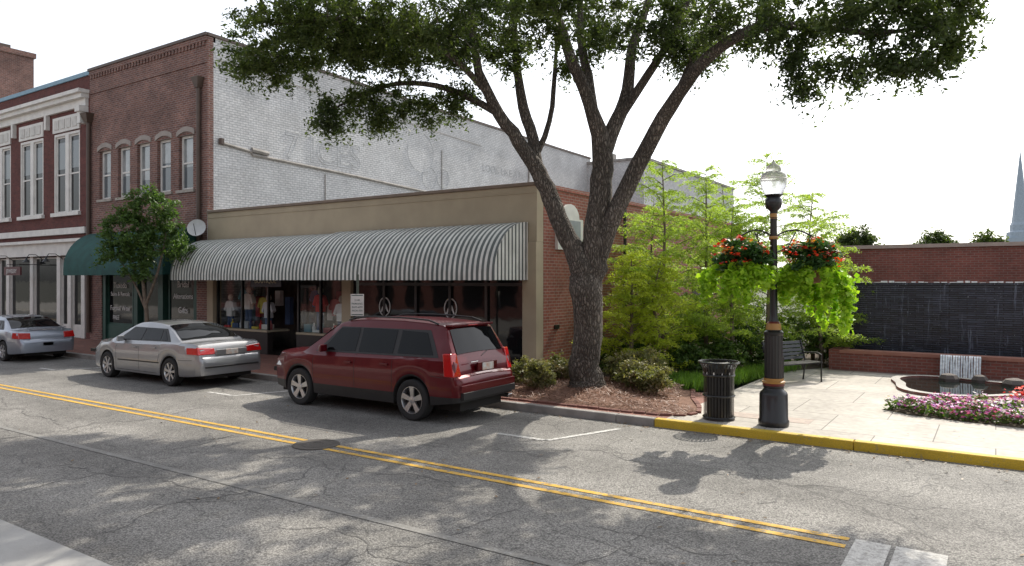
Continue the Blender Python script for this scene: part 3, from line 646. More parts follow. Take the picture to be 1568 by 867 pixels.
oak_limbs=[
 [(0,0,-.05,.46),(0,0,.12,.38),(-.02,0,.4,.32),(-.03,0,.9,.295),(-.01,0,1.5,.295),(-.02,0,2.1,.32),(-.1,0,2.45,.28),(-.25,0,2.8,.22),(-.5,.05,3.3,.19),(-.75,.1,3.95,.18),(-1.0,.1,4.45,.17),(-1.4,.1,5.1,.14),(-1.8,0,5.65,.12),(-2.2,-.2,6.45,.09),(-2.35,-.3,7.4,.07),(-2.5,-.4,8.8,.03)],
 [(.03,0,1.7,.2),(.08,0,2.3,.25),(.15,0,2.9,.245),(.2,0,3.5,.235),(.3,0,4.3,.225),(.3,0,4.97,.20),(.02,-.2,5.8,.13),(-.35,-.4,6.6,.11),(-.65,-.6,7.4,.085),(-1.2,-.9,8.2,.06),(-2,-1.5,9,.03)],
 [(.1,-.05,2.2,.13),(.4,-.12,3.24,.17),(.8,-.2,4.17,.17),(1.3,-.5,5.2,.155),(1.63,-1,5.79,.13),(2.03,-1.8,6.3,.105),(2.59,-2.6,6.5,.085),(3.28,-3.3,6.27,.055),(3.86,-4,5.94,.04),(4.74,-4,6.04,.02)],
 [(-1.0,.1,4.4,.12),(-1.1,.3,5.2,.12),(-1.3,.5,5.9,.11),(-1.45,.7,7,.08),(-1.5,1,8,.06),(-1.6,1.3,9.5,.03)],
 [(-1.75,0,5.6,.08),(-2.4,.1,6.0,.07),(-3.1,.1,6.25,.06),(-3.9,.3,6.35,.05),(-4.6,.3,6.15,.035),(-5.3,.3,5.8,.02)],
 [(-2.0,-.1,6.0,.07),(-2.9,-.5,6.8,.06),(-4.3,-.8,7.3,.05),(-6.2,-.8,7.2,.03)],
 [(.1,-.1,5.6,.12),(.05,.3,6.5,.1),(-.1,.6,7.5,.08),(0,1,9,.04)],
 [(.3,0,4.8,.18),(.6,.1,5.5,.15),(.87,.2,6.2,.125),(.95,.3,7.1,.1),(1.3,.5,8.0,.07),(1.6,.8,9.5,.03)],
 [(.55,.1,5.4,.1),(1.2,-.1,6.4,.09),(1.7,-.3,7.2,.07),(2.2,-.4,8.4,.03)],
 [(1.6,-1,5.75,.09),(2.1,-.6,6.8,.07),(2.6,0,8,.05),(3,.5,9,.02)],
 [(-.6,-.6,7.2,.06),(-.9,-1.8,7.8,.05),(-1.2,-3,8.2,.02)],
 [(-1.1,.15,4.7,.07),(-.75,.5,5.6,.06),(-.6,1.1,6.8,.05),(-.5,1.8,8.2,.02)]]
oak_cl=[((-6.9,0,6.75),(.5,.6,.5)),((-6.0,-1,7.2),(.9,1,.8)),((-5.6,1,7.7),(1.1,1.1,.7)),((-6.1,-.2,6.6),(.6,.6,.35)),((-4.9,-.2,6.9),(.9,.8,.3)),((-4.33,-1,7.2),(1.0,1.1,.55)),((-3.95,1.5,7.8),(1.0,1.0,.6)),((-3.73,0,6.8),(.7,.7,.25)),((-2.67,-1.5,6.95),(.9,.9,.5)),((-2.7,0,6.9),(.7,.7,.3)),
 ((-5.0,.3,5.85),(.75,.5,.32)),((-4.05,.3,6.0),(.7,.5,.34)),((-3.1,.3,5.85),(.55,.4,.28)),((-5.45,.3,5.5),(.25,.3,.15)),((-4.3,.3,5.6),(.3,.3,.15)),((-2.6,.2,6.1),(.25,.3,.15)),
 ((-1.9,1,8.0),(.9,1.0,.6)),((-1.5,.3,7.0),(.6,.6,.25)),((-.9,-2,6.9),(.9,.9,.4)),((.2,.2,7.2),(.6,.6,.25)),((-.2,.9,6.9),(.4,.4,.2)),((.6,1.5,8.3),(1.0,1.0,.7)),((1.14,-1,6.95),(.8,.8,.45)),((1.9,-.5,6.7),(.5,.5,.22)),((2.4,.5,7.2),(.7,.8,.35)),((2.6,2,8.7),(1.1,1.1,.8)),
 ((2.5,-2,6.8),(.8,.8,.45)),((3.0,-3.5,6.3),(.7,.7,.4)),((3.0,-3.5,5.6),(.3,.4,.2)),((3.0,-3.5,5.25),(.08,.15,.1)),((3.6,-4,6.1),(.65,.6,.35)),((3.65,-4,5.4),(.35,.4,.18)),((4.4,-4,6.0),(.6,.6,.32)),((4.5,-4,5.5),(.35,.35,.16)),((4.1,-4,5.45),(.25,.3,.12)),((5.0,-4,5.75),(.2,.3,.2)),((5.1,-4,6.25),(.3,.5,.35)),((4.35,-4,6.7),(.8,.8,.4)),((5.3,-4.1,6.7),(.3,.4,.3)),
 ((-4,0,8.9),(1.3,1.3,.7)),((-2,-2,9.1),(1.3,1.3,.7)),((0,0,9.9),(1.5,1.5,.8)),((2,1,9.6),(1.3,1.3,.7)),((-5.5,0,8.5),(1.0,1.1,.6)),((-2,2,9.5),(1.3,1.3,.8)),((1,-2.6,8.6),(1.1,1.2,.6)),((-3,-3,8.2),(1.1,1.1,.5)),((3,-2.2,8.2),(1,1,.6)),((3.6,-3.6,7.4),(1,1,.4)),((0,-3.4,8.0),(1,1,.4)),((-4.6,-2.4,7.9),(.9,.9,.4))]
cl=[]
for c,r in oak_cl:
    A=(r[0]+.25)*(r[1]+.25); vis=c[2]<8.1
    cl.append((c,r,int((3300 if vis else 1700)*A*(r[2]+.45)/.8+450),int(8+26*A*(r[2]+.3))))
tree('oak_tree',oak_limbs,cl,(-6.95,13.2,.2),R(33.7),oakleaf,.086,bark,.42)
st=[[(0,0,-.05,.08),(.05,0,.8,.065),(0,0,1.6,.06),(-.15,.1,2.4,.045),(-.2,.1,3.4,.03),(-.1,0,4.6,.015)],[(0,0,1.5,.045),(.35,-.1,2.3,.04),(.6,-.1,3.2,.03),(.7,0,4.2,.012)],[(0,0,1.4,.04),(-.4,.1,2.2,.03),(-.9,.1,3,.012)]]
sc_=[((0,0,3.5),(.8,.7,.8),4200,46),((-.85,0,3.1),(.5,.5,.4),1500,18),((-1.1,0,3.9),(.3,.4,.3),800,10),((.75,0,3.7),(.55,.5,.6),2200,22),((1.1,0,3.2),(.3,.3,.3),700,9),((0,0,4.8),(.5,.5,.5),1500,18),((.7,-.1,4.5),(.4,.4,.3),900,12),((-.5,0,4.3),(.4,.5,.4),1200,14),((0,0,2.6),(.6,.5,.25),1000,12)]
tree('street_tree',st,sc_,(-22.1,12.5,.15),R(33.7),myrtle,.11,bark2,.32,1.05,.012)
# ------------------------------------------------------------------ bald cypresses
def cyp(x,y,h,spread,seed,mat=cypress,name='bald_cypress_tree'):
    r=np.random.default_rng(seed); e=empty(name,(x,y,.15)); b=MB()
    lean=r.normal(size=2)*.12
    b.tube([(0,0,-.05),(lean[0]*.3,lean[1]*.3,h*.3),(lean[0],lean[1],h*.65),(0,0,h)],[.06,.05,.03,.006],bark2,8)
    P=[]; nb=48
    for i in range(nb):
        f=i/nb; z=h*(.12+.86*f); L=spread*min(1,(1-f)*1.6+.18)*r.uniform(.45,1.25); a=i*2.4+r.normal()*.5
        d=np.array([math.cos(a),math.sin(a),.45+r.normal()*.2]); p0=np.array([lean[0]*min(1,f*1.4)*(1-f),lean[1]*(1-f)*min(1,f*1.4),z]); p1=p0+d*L*.5; p2=p1+np.array([d[0],d[1],.1])*L*.5
        b.tube([tuple(p0),tuple(p1),tuple(p2)],[.012,.008,.003],bark2,4)
        side=np.array([-d[1],d[0],0])
        nt_=int(4+9*L)
        for k in range(nt_):
            u=.2+.85*k/nt_; q0=p0+(p1-p0)*min(u/.5,1)+(p2-p1)*max(0,(u-.5)/.5); s=1 if k%2 else -1
            fl=r.uniform(.18,.42)*(1.2-u*.5); dv=side*s*.8+np.array([d[0],d[1],-.15+r.normal()*.2])*.6; dv/=np.linalg.norm(dv)
            n=int(40*fl/.3); uu=r.uniform(0,1,n)[:,None]; q=q0+dv*fl*uu+r.normal(size=(n,3))*np.array([.028,.028,.02]); q[:,2]-=(uu[:,0]**2)*.08; P.append(q)
    b.obj('trunk_and_branches',e,True); leaves('foliage',e,np.concatenate(P),.072,mat,.28,.7)
for i,(x,y,h,s,mt) in enumerate(((-7.0,17.3,5.5,1.7,cypress),(-6.2,18.3,5.3,1.6,cypress),(-5.0,19.5,5.7,1.75,cypress),(-8.0,19.2,4.6,1.3,cypress),(-4.3,21.8,4.9,1.5,cypress),(-6.9,21.8,5.2,1.6,cypress),(-7.2,15.9,3.0,1.1,cypress2),(-6.7,16.6,2.9,1.0,cypress2),(-5.6,18.6,4.2,1.5,cypress),(-3.9,20.9,3.6,1.2,cypress))): cyp(x,y,h,s,i+1,mt)
def shrub(name,x,y,z,r,n,mat,size=.07,sub=40,sig=.07):
    e=empty(name,(x,y,z)); p,s=sprigs((0,0,r[2]*.8),(r[0]*.8,r[1]*.8,r[2]*.75),n,sub,.2*max(r)/.5,.03,5,.0); p=p[p[:,2]>-.02]; leaves('foliage',e,p,size,mat)
    b=MB()
    for q in s[:14]: b.tube([(0,0,-.03),tuple(q*.5+np.array([0,0,.05])),tuple(q)],[.012,.008,.004],bark2,4)
    b.obj('stems',e)
for x,y,r in ((-7.75,12.6,(.42,.4,.38)),(-8.4,13.0,(.4,.4,.35)),(-8.0,13.9,(.5,.5,.38))): shrub('shrub',x,y,.2,r,3600,bushleaf)
for x,y,r in ((-6.55,14.1,(.5,.5,.42)),(-6.0,13.5,(.45,.4,.38)),(-5.5,13.25,(.4,.36,.32)),(-6.4,14.9,(.5,.5,.42))): shrub('shrub',x,y,.22,r,3600,bushleaf)
for x,y,r in ((-7.9,16.3,(.7,.6,.5)),(-7.0,16.2,(.6,.5,.4)),(-6.2,16.9,(.6,.5,.45)),(-5.6,17.9,(.6,.6,.5)),(-5.3,19.0,(.7,.6,.65)),(-4.7,20.3,(.7,.6,.8)),(-3.95,21.3,(.6,.6,.8)),(-6.6,18.9,(.9,.7,.8)),(-7.9,18.3,(.7,.7,.8)),(-5.8,20.8,(1,.7,1.0)),(-3.8,22.8,(.7,.5,1.1)),(-7.8,21.5,(.9,.9,1.2))): shrub('garden_shrub',x,y,.2,r,3800,shrubleaf,.1,50,.1)
C=[]
for x0_,y0_,x1_,y1_,n in ((-5.5,14.7,-5.0,16.4,2600),(-5.05,16.2,-4.8,17.6,2000),(-4.85,17.6,-4.4,19.6,2000),(-6.6,15.4,-5.4,15.9,1600)):
    u=rng.uniform(0,1,n); C.append(np.stack([x0_+(x1_-x0_)*u+rng.normal(size=n)*.12,y0_+(y1_-y0_)*u+rng.normal(size=n)*.1,np.full(n,.24)+rng.uniform(-.03,.05,n)],1))
leaves('border_grass',None,np.concatenate(C),.26,grassm,.06,0,True)
fb=empty('flower_bed')
fbp=[(-1.7,14.5),(-1.2,14.15),(-.3,13.95),(1.5,13.8),(6,13.7),(6,16.6),(2,16.6),(.6,16.2),(-.4,15.6),(-1.3,15.1)]
o=polybed('bed_soil',fbp,.137,.1,soil,(1.5,15)); o.parent=fb
def inpoly(x,y,P):
    c=False;j=len(P)-1
    for i in range(len(P)):
        if (P[i][1]>y)!=(P[j][1]>y) and x<(P[j][0]-P[i][0])*(y-P[i][1])/(P[j][1]-P[i][1])+P[i][0]: c=not c
        j=i
    return c
pts=[(x,y) for x,y in zip(rng.uniform(-1.8,6,18000),rng.uniform(13.7,16.6,18000)) if inpoly(x,y,fbp)]
pts=np.array(pts); hgt=.2+.07*np.sin(pts[:,0]*6)*np.cos(pts[:,1]*5)+rng.uniform(-.05,.12,len(pts))
P3=np.column_stack([pts,hgt]); leaves('foliage',fb,P3,.10,shrubleaf)
k=rng.uniform(0,1,len(P3)); sel=np.sin(P3[:,0]*3.1+P3[:,1]*2)+np.sin(P3[:,1]*5)*.7; T=P3+np.array([0,0,.06])
leaves('pink_flowers',fb,T[(k<.36)&(sel>-.4)],.06,fpink,.9,1.5); leaves('white_flowers',fb,T[(k>.5)&(k<.8)&(sel<.6)],.06,fwhite,.9,1.5); leaves('purple_flowers',fb,T[(k>.36)&(k<.5)],.065,fpurple,.9,1.5)
leaves('red_flowers',fb,np.array([(.5,16.1,.42)])+rng.normal(size=(120,3))*np.array([.16,.1,.05]),.07,fred,.9,2)
# ------------------------------------------------------------------ street lamp with baskets
lx,ly=-2.95,11.95
sp_=empty('street_lamp',(lx,ly,.13)); b=MB()
def ring(prof,mat,seg=24): b.lathe(prof,mat,(0,0,0),seg)
ring([(0,0),(.225,0),(.235,.03),(.235,.09),(.22,.11),(.215,.5),(.2,.54),(.16,.57),(.15,.6),(.16,.61),(.16,.64)],blackm)
ring([(.16,.64),(.168,.645),(.168,.675),(.17,.68)],redband); ring([(.17,.68),(.176,.69),(.176,.71),(.15,.72),(.15,.76)],gold)
rows=[];n=36
for z in (.76,1.44):
    rows.append([(.14*(1-.07*(k%2))*math.cos(2*math.pi*k/n),.14*(1-.07*(k%2))*math.sin(2*math.pi*k/n),z) for k in range(n)])
b.grid(rows,blackm,True)
ring([(.14,1.44),(.15,1.46),(.15,1.49),(.12,1.52),(.12,1.53)],blackm); ring([(.12,1.53),(.118,1.56),(.105,1.63)],gold); ring([(.105,1.63),(.08,1.66)],redband)
ring([(.08,1.66),(.062,1.75),(.052,3.3),(.06,3.32)],blackm)
ring([(.065,2.97),(.072,2.98),(.072,3.01),(.065,3.02)],gold)
ring([(.055,3.3),(.055,3.38)],gold); ring([(.055,3.38),(.06,3.42),(.11,3.47),(.13,3.54),(.13,3.6),(.10,3.64),(.12,3.66),(.15,3.68)],blackm)
b.obj('post',sp_,True,ang=40)
b=MB(); ring([(.13,3.68),(.19,3.8),(.205,3.93),(.19,4.0),(.12,4.05),(.125,4.08),(.1,4.14),(.03,4.18),(.012,4.24),(0,4.25)],globe,28); ring([(.205,3.925),(.212,3.93),(.205,3.94)],whitep); b.obj('globe',sp_,True,ang=60)
b=MB()
dr=Vector((.832,.5548,0))
for s,l,zz in ((-1,.5,3.0),(1,.58,3.0)):
    q=[(dr*(s*l*k) )+Vector((0,0,zz+.12*math.sin(k*math.pi*.9))) for k in (0,.2,.4,.6,.8,1.0,1.06)]
    b.tube([tuple(v) for v in q],.014,blackm,6)
    b.tube([tuple(dr*(s*.03)+Vector((0,0,2.75))),tuple(dr*(s*l*.4)+Vector((0,0,2.85))),tuple(dr*(s*l*.6)+Vector((0,0,3.08)))],.01,blackm,6)
    for a in (0,2.1,4.2): b.tube([tuple(dr*(s*l)+Vector((0,0,zz+.03))),tuple(dr*(s*l)+Vector((.2*math.cos(a),.2*math.sin(a),zz-.42)))],.005,blackm,4)
b.obj('basket_brackets',sp_,True)
for s,l,lg in ((-1,.52,.70),(1,.62,1.2)):
    c=Vector((lx,ly,.13))+dr*(s*l); e=empty('hanging_flower_basket',(c.x,c.y,c.z+2.5))
    b=MB(); b.lathe([(0,-.24),(.12,-.22),(.21,-.05),(.24,.06),(.2,.06)],terracotta,(0,0,0),18); b.obj('pot',e,True)
    p,_=clump((0,0,.17),(.42,.42,.3),5200,70,.055); leaves('greenery',e,p,.09,darkleaf)
    p,_=clump((0,0,.22),(.46,.46,.32),300,90,.025,.2); leaves('red_flowers',e,p,.06,fred,.9,1)
    p,_=clump((0,0,.28),(.38,.38,.26),170,60,.025,.2); leaves('orange_flowers',e,p,.045,forange,.9,1)
    V=[]
    for k in range(46):
        a=rng.uniform(0,6.28); side=math.cos(a-(.59 if s>0 else 3.73)); ln=rng.uniform(.35,1)*lg*(1.05 if side>.0 else .6); n=int(90*ln)+14; u=rng.uniform(0,1,n)
        wd=.18+.12*max(0,side)+.07*rng.uniform(); rr=.26+wd*np.minimum(1,u*2.0); q=np.stack([rr*math.cos(a),rr*math.sin(a),.0-u**1.15*ln*.85+.05*(1-u)],1)+rng.normal(size=(n,3))*.032; V.append(q)
    leaves('trailing_vine',e,np.concatenate(V),.10,vine,.8,.2)
# ------------------------------------------------------------------ litter bin
e=empty('litter_bin',(-3.85,12.0,.13)); b=MB()
b.lathe([(0,.02),(.2,.02),(.2,.9),(0,.9)],dark,(0,0,0),20)
for k in range(30):
    a=2*math.pi*k/30; c,s=math.cos(a),math.sin(a); tx,ty=-s*.016,c*.016
    pr=[(.245,.05),(.245,.72),(.27,.85),(.32,.95)]
    rows=[[(r*c+tx,r*s+ty,z),(r*c-tx,r*s-ty,z)] for r,z in pr]; b.grid(rows,blackm)
for r,z in ((.25,.04),(.25,.4),(.252,.74),(.325,.95)):
    b.tube([(r*math.cos(a*.2618),r*math.sin(a*.2618),z) for a in range(25)],.018,blackm,6)
b.lathe([(.25,.78),(.25,.86),(.2,.93),(.13,.95),(.13,.9)],blackm,(0,0,0),24); b.lathe([(.255,.03),(.26,0),(0,0)],blackm,(0,0,0),24)
b.obj('slatted_can',e,True,ang=30)
b=MB()
for k in range(12): a=2*math.pi*k/12; b.box(.247*math.cos(a)-.01,.247*math.cos(a)+.01,.247*math.sin(a)-.01,.247*math.sin(a)+.01,.76,.8,whitep)
b.obj('label_band',e)
# ------------------------------------------------------------------ bench
e=empty('park_bench',(-3.95,17.3,.13),R(62)); b=MB()
for i in range(5): b.box(-.65,.65,-.42+i*.09,-.35+i*.09,.43,.455,blackm)
for i in range(5): b.hexa([(-.65,.06+i*.025,.5+i*.085),(.65,.06+i*.025,.5+i*.085),(.65,.085+i*.025,.5+i*.085),(-.65,.085+i*.025,.5+i*.085),(-.65,.08+i*.025,.56+i*.085),(.65,.08+i*.025,.56+i*.085),(.65,.105+i*.025,.56+i*.085),(-.65,.105+i*.025,.56+i*.085)],blackm)
for x in (-.62,.62):
    b.tube([(x,-.4,0),(x,-.4,.44),(x,-.4,.62),(x,-.3,.66),(x,.1,.64)],.02,blackm,6); b.tube([(x,.1,0),(x,.04,.44),(x,.18,.92)],.02,blackm,6); b.tube([(x,-.4,.43),(x,.05,.43)],.018,blackm,6)
b.obj('slats_and_frame',e,True)
# ------------------------------------------------------------------ parking sign
e=empty('parking_sign',(-12.15,11.85,.13)); b=MB(); b.tube([(0,0,0),(0,0,2.45)],.03,M('sign_post',(.08,.1,.08),.5,.3),8); b.obj('post',e,True)
b=MB(); b.box(-.15,.15,-.045,-.035,1.5,2.0,whitep); b.box(-.13,.13,-.048,-.0455,1.52,1.54,greenp); b.box(-.13,.13,-.048,-.0455,1.96,1.98,greenp); b.obj('plate',e,bevel=.003)
for s,z in (('2 HR',1.84),('PARKING',1.76),('8AM-6PM',1.68),('MON-FRI',1.6)): text('plate_lettering',s,(0,-.047,z),FY,.06,greenp,e)
e.rotation_euler=(0,0,R(35))
# ------------------------------------------------------------------ cars
def car(name,P,paint,clad,loc,sc=1.0):
    e=empty(name,loc,math.pi,sc)
    L,rw,wheels=P['L'],P['wr'],P['wheels']; RA=rw+.055; zc=P['zc']
    bx,bz=zip(*P['belt']); rx,rz=zip(*P['roof']); wx_,ww=zip(*P['plan']); sx,sz=zip(*P['sill'])
    zb_=lambda x: float(np.interp(x,bx,bz)); zr_=lambda x: max(zb_(x),float(np.interp(x,rx,rz))); W_=lambda x: float(np.interp(x,wx_,ww)); sill=lambda x: float(np.interp(x,sx,sz))
    def low(x):
        z=sill(x)
        for w0 in wheels:
            d=abs(x-w0)
            if d<RA: z=max(z,rw+math.sqrt(max(0,RA*RA-d*d)))
        return z
    def sec(x):
        W=W_(x); zb=zb_(x); g=zr_(x)-zb; lo=min(low(x),zb-.06); c=max(lo+.035,min(zc,zb-.05)); c=min(c,zb-.04); h=zb-c
        ins=.02+P['tum']*min(1,g/P['gh']); wb=W*.915; wr=wb-ins
        r=[(W-.3,lo),(W*.965,lo),(W*.985,c),(W*1.0,c+.4*h),(W*.995,c+.68*h),(W*.975,zb-.07*h),(W*.915+.012,zb),(wb-ins*.5,zb+.44*g),(wr,zb+.88*g),(wr*.93,zb+.96*g),(wr*.6,zb+.99*g),(0,zb+g)]
        return [(w,z+(P['crown']*(1-(w/W)**2) if i>=6 else 0)) for i,(w,z) in enumerate(r)]
    xs=set(np.linspace(0,L,70).round(3))|set(bx)|set(rx)|set(wx_)
    for w0 in wheels:
        xs={x for x in xs if abs(x-w0)>RA+.01}
        for k in range(25): xs.add(round(w0+RA*math.cos(math.pi*k/24)*.9999,4))
        xs.add(round(w0-RA-.004,4)); xs.add(round(w0+RA+.004,4))
    xs=sorted(x for x in xs if 0<=x<=L)
    b=MB(); S=[sec(x) for x in xs]; n=len(S[0]); mp,mc,mdk=b.mi(paint),b.mi(clad),b.mi(dark)
    for s in (1,-1):
        base=len(b.v)
        for x,r in zip(xs,S): b.v+=[(x,s*w,z) for w,z in r]
        for i in range(len(xs)-1):
            for j in range(n-1):
                q=(base+i*n+j,base+(i+1)*n+j,base+(i+1)*n+j+1,base+i*n+j+1)
                b.f.append(q if s<0 else q[::-1]); b.m.append(mdk if j==0 else mc if j==1 else mp)
    for i,sgn in ((0,1),(len(xs)-1,-1)):
        r=S[i]; x=xs[i]
        for j in range(1,n-1):
            b.face([(x,r[j][0],r[j][1]),(x,-r[j][0],r[j][1]),(x,-r[j+1][0],r[j+1][1]),(x,r[j+1][0],r[j+1][1])][::sgn],clad if j==1 else paint)
    o=b.obj('body',e,True,ang=28)
    bm=bmesh.new(); bm.from_mesh(o.data); bmesh.ops.remove_doubles(bm,verts=bm.verts,dist=.0008); bm.to_mesh(o.data); bm.free(); o.data.set_sharp_from_angle(angle=R(32))
    b=MB(); zu=.6; b.box(.15,L-.15,-(P['W']-.31),P['W']-.31,.2,zu,dark); b.box(.1,L-.1,-(P['W']-.12),P['W']-.12,zu,zu+.08,dark)
    b.obj('underbody',e)
    def side(x,z,off=.005):
        r=sec(x); zs=[q[1] for q in r[1:9]]; ws=[q[0] for q in r[1:9]]
        return float(np.interp(z,zs,ws))+off
    def top(x,v,dx,dz):
        r=sec(x); wr=r[8][0]; zs=[q[1] for q in r[8:]][::-1]; ws=[q[0] for q in r[8:]][::-1]
        y=v*wr; return (x+dx,y,float(np.interp(abs(y),ws,zs))+dz)
    b=MB()
    def sidepanel(q,mat,off):
        xb0,xb1,zb0,zb1,xt0,xt1,zt0,zt1=q
        for s in (1,-1):
            rows=[]
            for i in range(9):
                u=i/8; row=[]
                for j in range(6):
                    v=j/5; x=(xb0*(1-u)+xb1*u)*(1-v)+(xt0*(1-u)+xt1*u)*v; z=(zb0*(1-u)+zb1*u)*(1-v)+(zt0*(1-u)+zt1*u)*v
                    row.append((x,s*side(x,z,off),z))
                rows.append(row if s<0 else row[::-1])
            b.grid(rows,mat)
    for q in P['trim']: sidepanel(q,blacktrim,.004)
    for q in P['glass']: sidepanel(q,carglass,.009)
    for x0,x1,v0,v1,dx,dz,mt in P['top']:
        b.grid([[top(x0+(x1-x0)*i/8,(v0+(v1-v0)*i/8)*(-1+2*j/12),dx,dz) for j in range(13)] for i in range(9)],mt)
    b.obj('windows',e,True)
    b=MB()
    def ribbon(path,wd,mat,off=.003):
        for s in (1,-1):
            for (xa,za),(xc,zc2) in zip(path[:-1],path[1:]):
                n_=max(1,int(math.hypot(xc-xa,zc2-za)/.08)); dx,dz=xc-xa,zc2-za; l=math.hypot(dx,dz); px,pz=-dz/l*wd/2,dx/l*wd/2
                rows=[]
                for k in range(n_+1):
                    u=k/n_; x=xa+dx*u; z=za+dz*u; rows.append([(x+px,s*side(x+px,z+pz,off),z+pz),(x-px,s*side(x-px,z-pz,off),z-pz)])
                b.grid(rows,mat)
    for pth,wd,mt in P['seams']: ribbon(pth,wd,mt or blacktrim)
    for x,z in P['handles']:
        for s in (1,-1):
            y=side(x,z,0); b.box(x-.09,x+.09,min(s*y,s*(y+.03)),max(s*y,s*(y+.03)),z-.012,z+.014,paint)
    b.obj('seams_and_handles',e)
    b=MB(); mx,mz=P['mirror']
    for s in (1,-1):
        y=side(mx,mz,0); Y=lambda q: s*(y+q)
        b.hexa([(mx-.05,Y(.04),mz-.01),(mx+.09,Y(.02),mz),(mx+.05,Y(.2),mz),(mx-.05,Y(.22),mz-.01),(mx-.05,Y(.04),mz+.13),(mx+.05,Y(.02),mz+.11),(mx+.02,Y(.19),mz+.11),(mx-.05,Y(.22),mz+.13)],paint)
        b.box(mx-.02,mx+.03,min(Y(-.02),Y(.06)),max(Y(-.02),Y(.06)),mz+.0,mz+.04,blacktrim)
    b.obj('mirrors',e,bevel=.02)
    b=MB()
    for pts,mt in P['lights']:
        for s in (1,-1): b.hexa([(x,s*y,z) for x,y,z in pts],mt)
    b.obj('lights',e,bevel=.015)
    b=MB()
    for bb,mt in P['boxes']: b.box(*bb,mt)
    b.obj('plate_and_trim',e,bevel=.008)
    if P.get('rails'):
        b=MB()
        for s in (1,-1):
            xa,xb=P['rails']; pts=[]
            for k in range(11):
                x=xa+(xb-xa)*k/10; r=sec(x); pts.append((x,s*(r[8][0]-.03),r[9][1]+(.015 if k in (0,10) else .055)))
            b.tube(pts,.016,blacktrim,6)
        b.tube([(.14,.02,1.09),(.18,-.2,1.16),(.2,-.35,1.2)],.008,blacktrim,5)
        b.obj('roof_rails_and_wiper',e,True)
    for i,w0 in enumerate(wheels):
        for s in (1,-1):
            b=MB(); r=rw; y0=s*(W_(w0)-.125); o_=s
            b.lathe([(r*.64,.09*o_),(r*.8,.112*o_),(r*.93,.108*o_),(r*.99,.085*o_),(r,.05*o_),(r,-.05*o_),(r*.99,-.085*o_),(r*.9,-.11*o_),(r*.64,-.1*o_)],tyre,(w0,y0,rw),32,'y')
            b.lathe([(r*.66,.1*o_),(r*.64,.1*o_),(r*.6,.07*o_),(r*.58,.02*o_)],rim,(w0,y0,rw),32,'y'); b.lathe([(r*.58,.02*o_),(0,.015*o_)],rimdark,(w0,y0,rw),32,'y')
            ns=P.get('spokes',5)
            for k in range(ns):
                a=2*math.pi*k/ns+.3; ca,sa=math.cos(a),math.sin(a)
                def q(rr,tt,h): return (w0+rr*ca-tt*sa,y0+h*o_,rw+rr*sa+tt*ca)
                wd0,wd1=(.032,.05) if ns==5 else (.022,.03)
                b.hexa([q(.03,-wd0,.05),q(r*.63,-wd1,.06),q(r*.63,wd1,.06),q(.03,wd0,.05),q(.03,-wd0,.085),q(r*.63,-wd1,.098),q(r*.63,wd1,.098),q(.03,wd0,.085)],rim)
            b.lathe([(.065,.05*o_),(.06,.095*o_),(.0,.1*o_)],rim,(w0,y0,rw),16,'y')
            b.obj('wheel',e,True,ang=40)
    return e
maroon=M('maroon_car_paint',(.10,.0012,.006),.3,.3,coat=.55,col2=(.095,.0012,.0055),spec=.3)
silver=M('silver_car_paint',(.33,.335,.345),.35,.65,coat=1,col2=(.315,.32,.33)); silver2=M('pale_silver_car_paint',(.32,.35,.41),.35,.65,coat=1,col2=(.30,.33,.39))
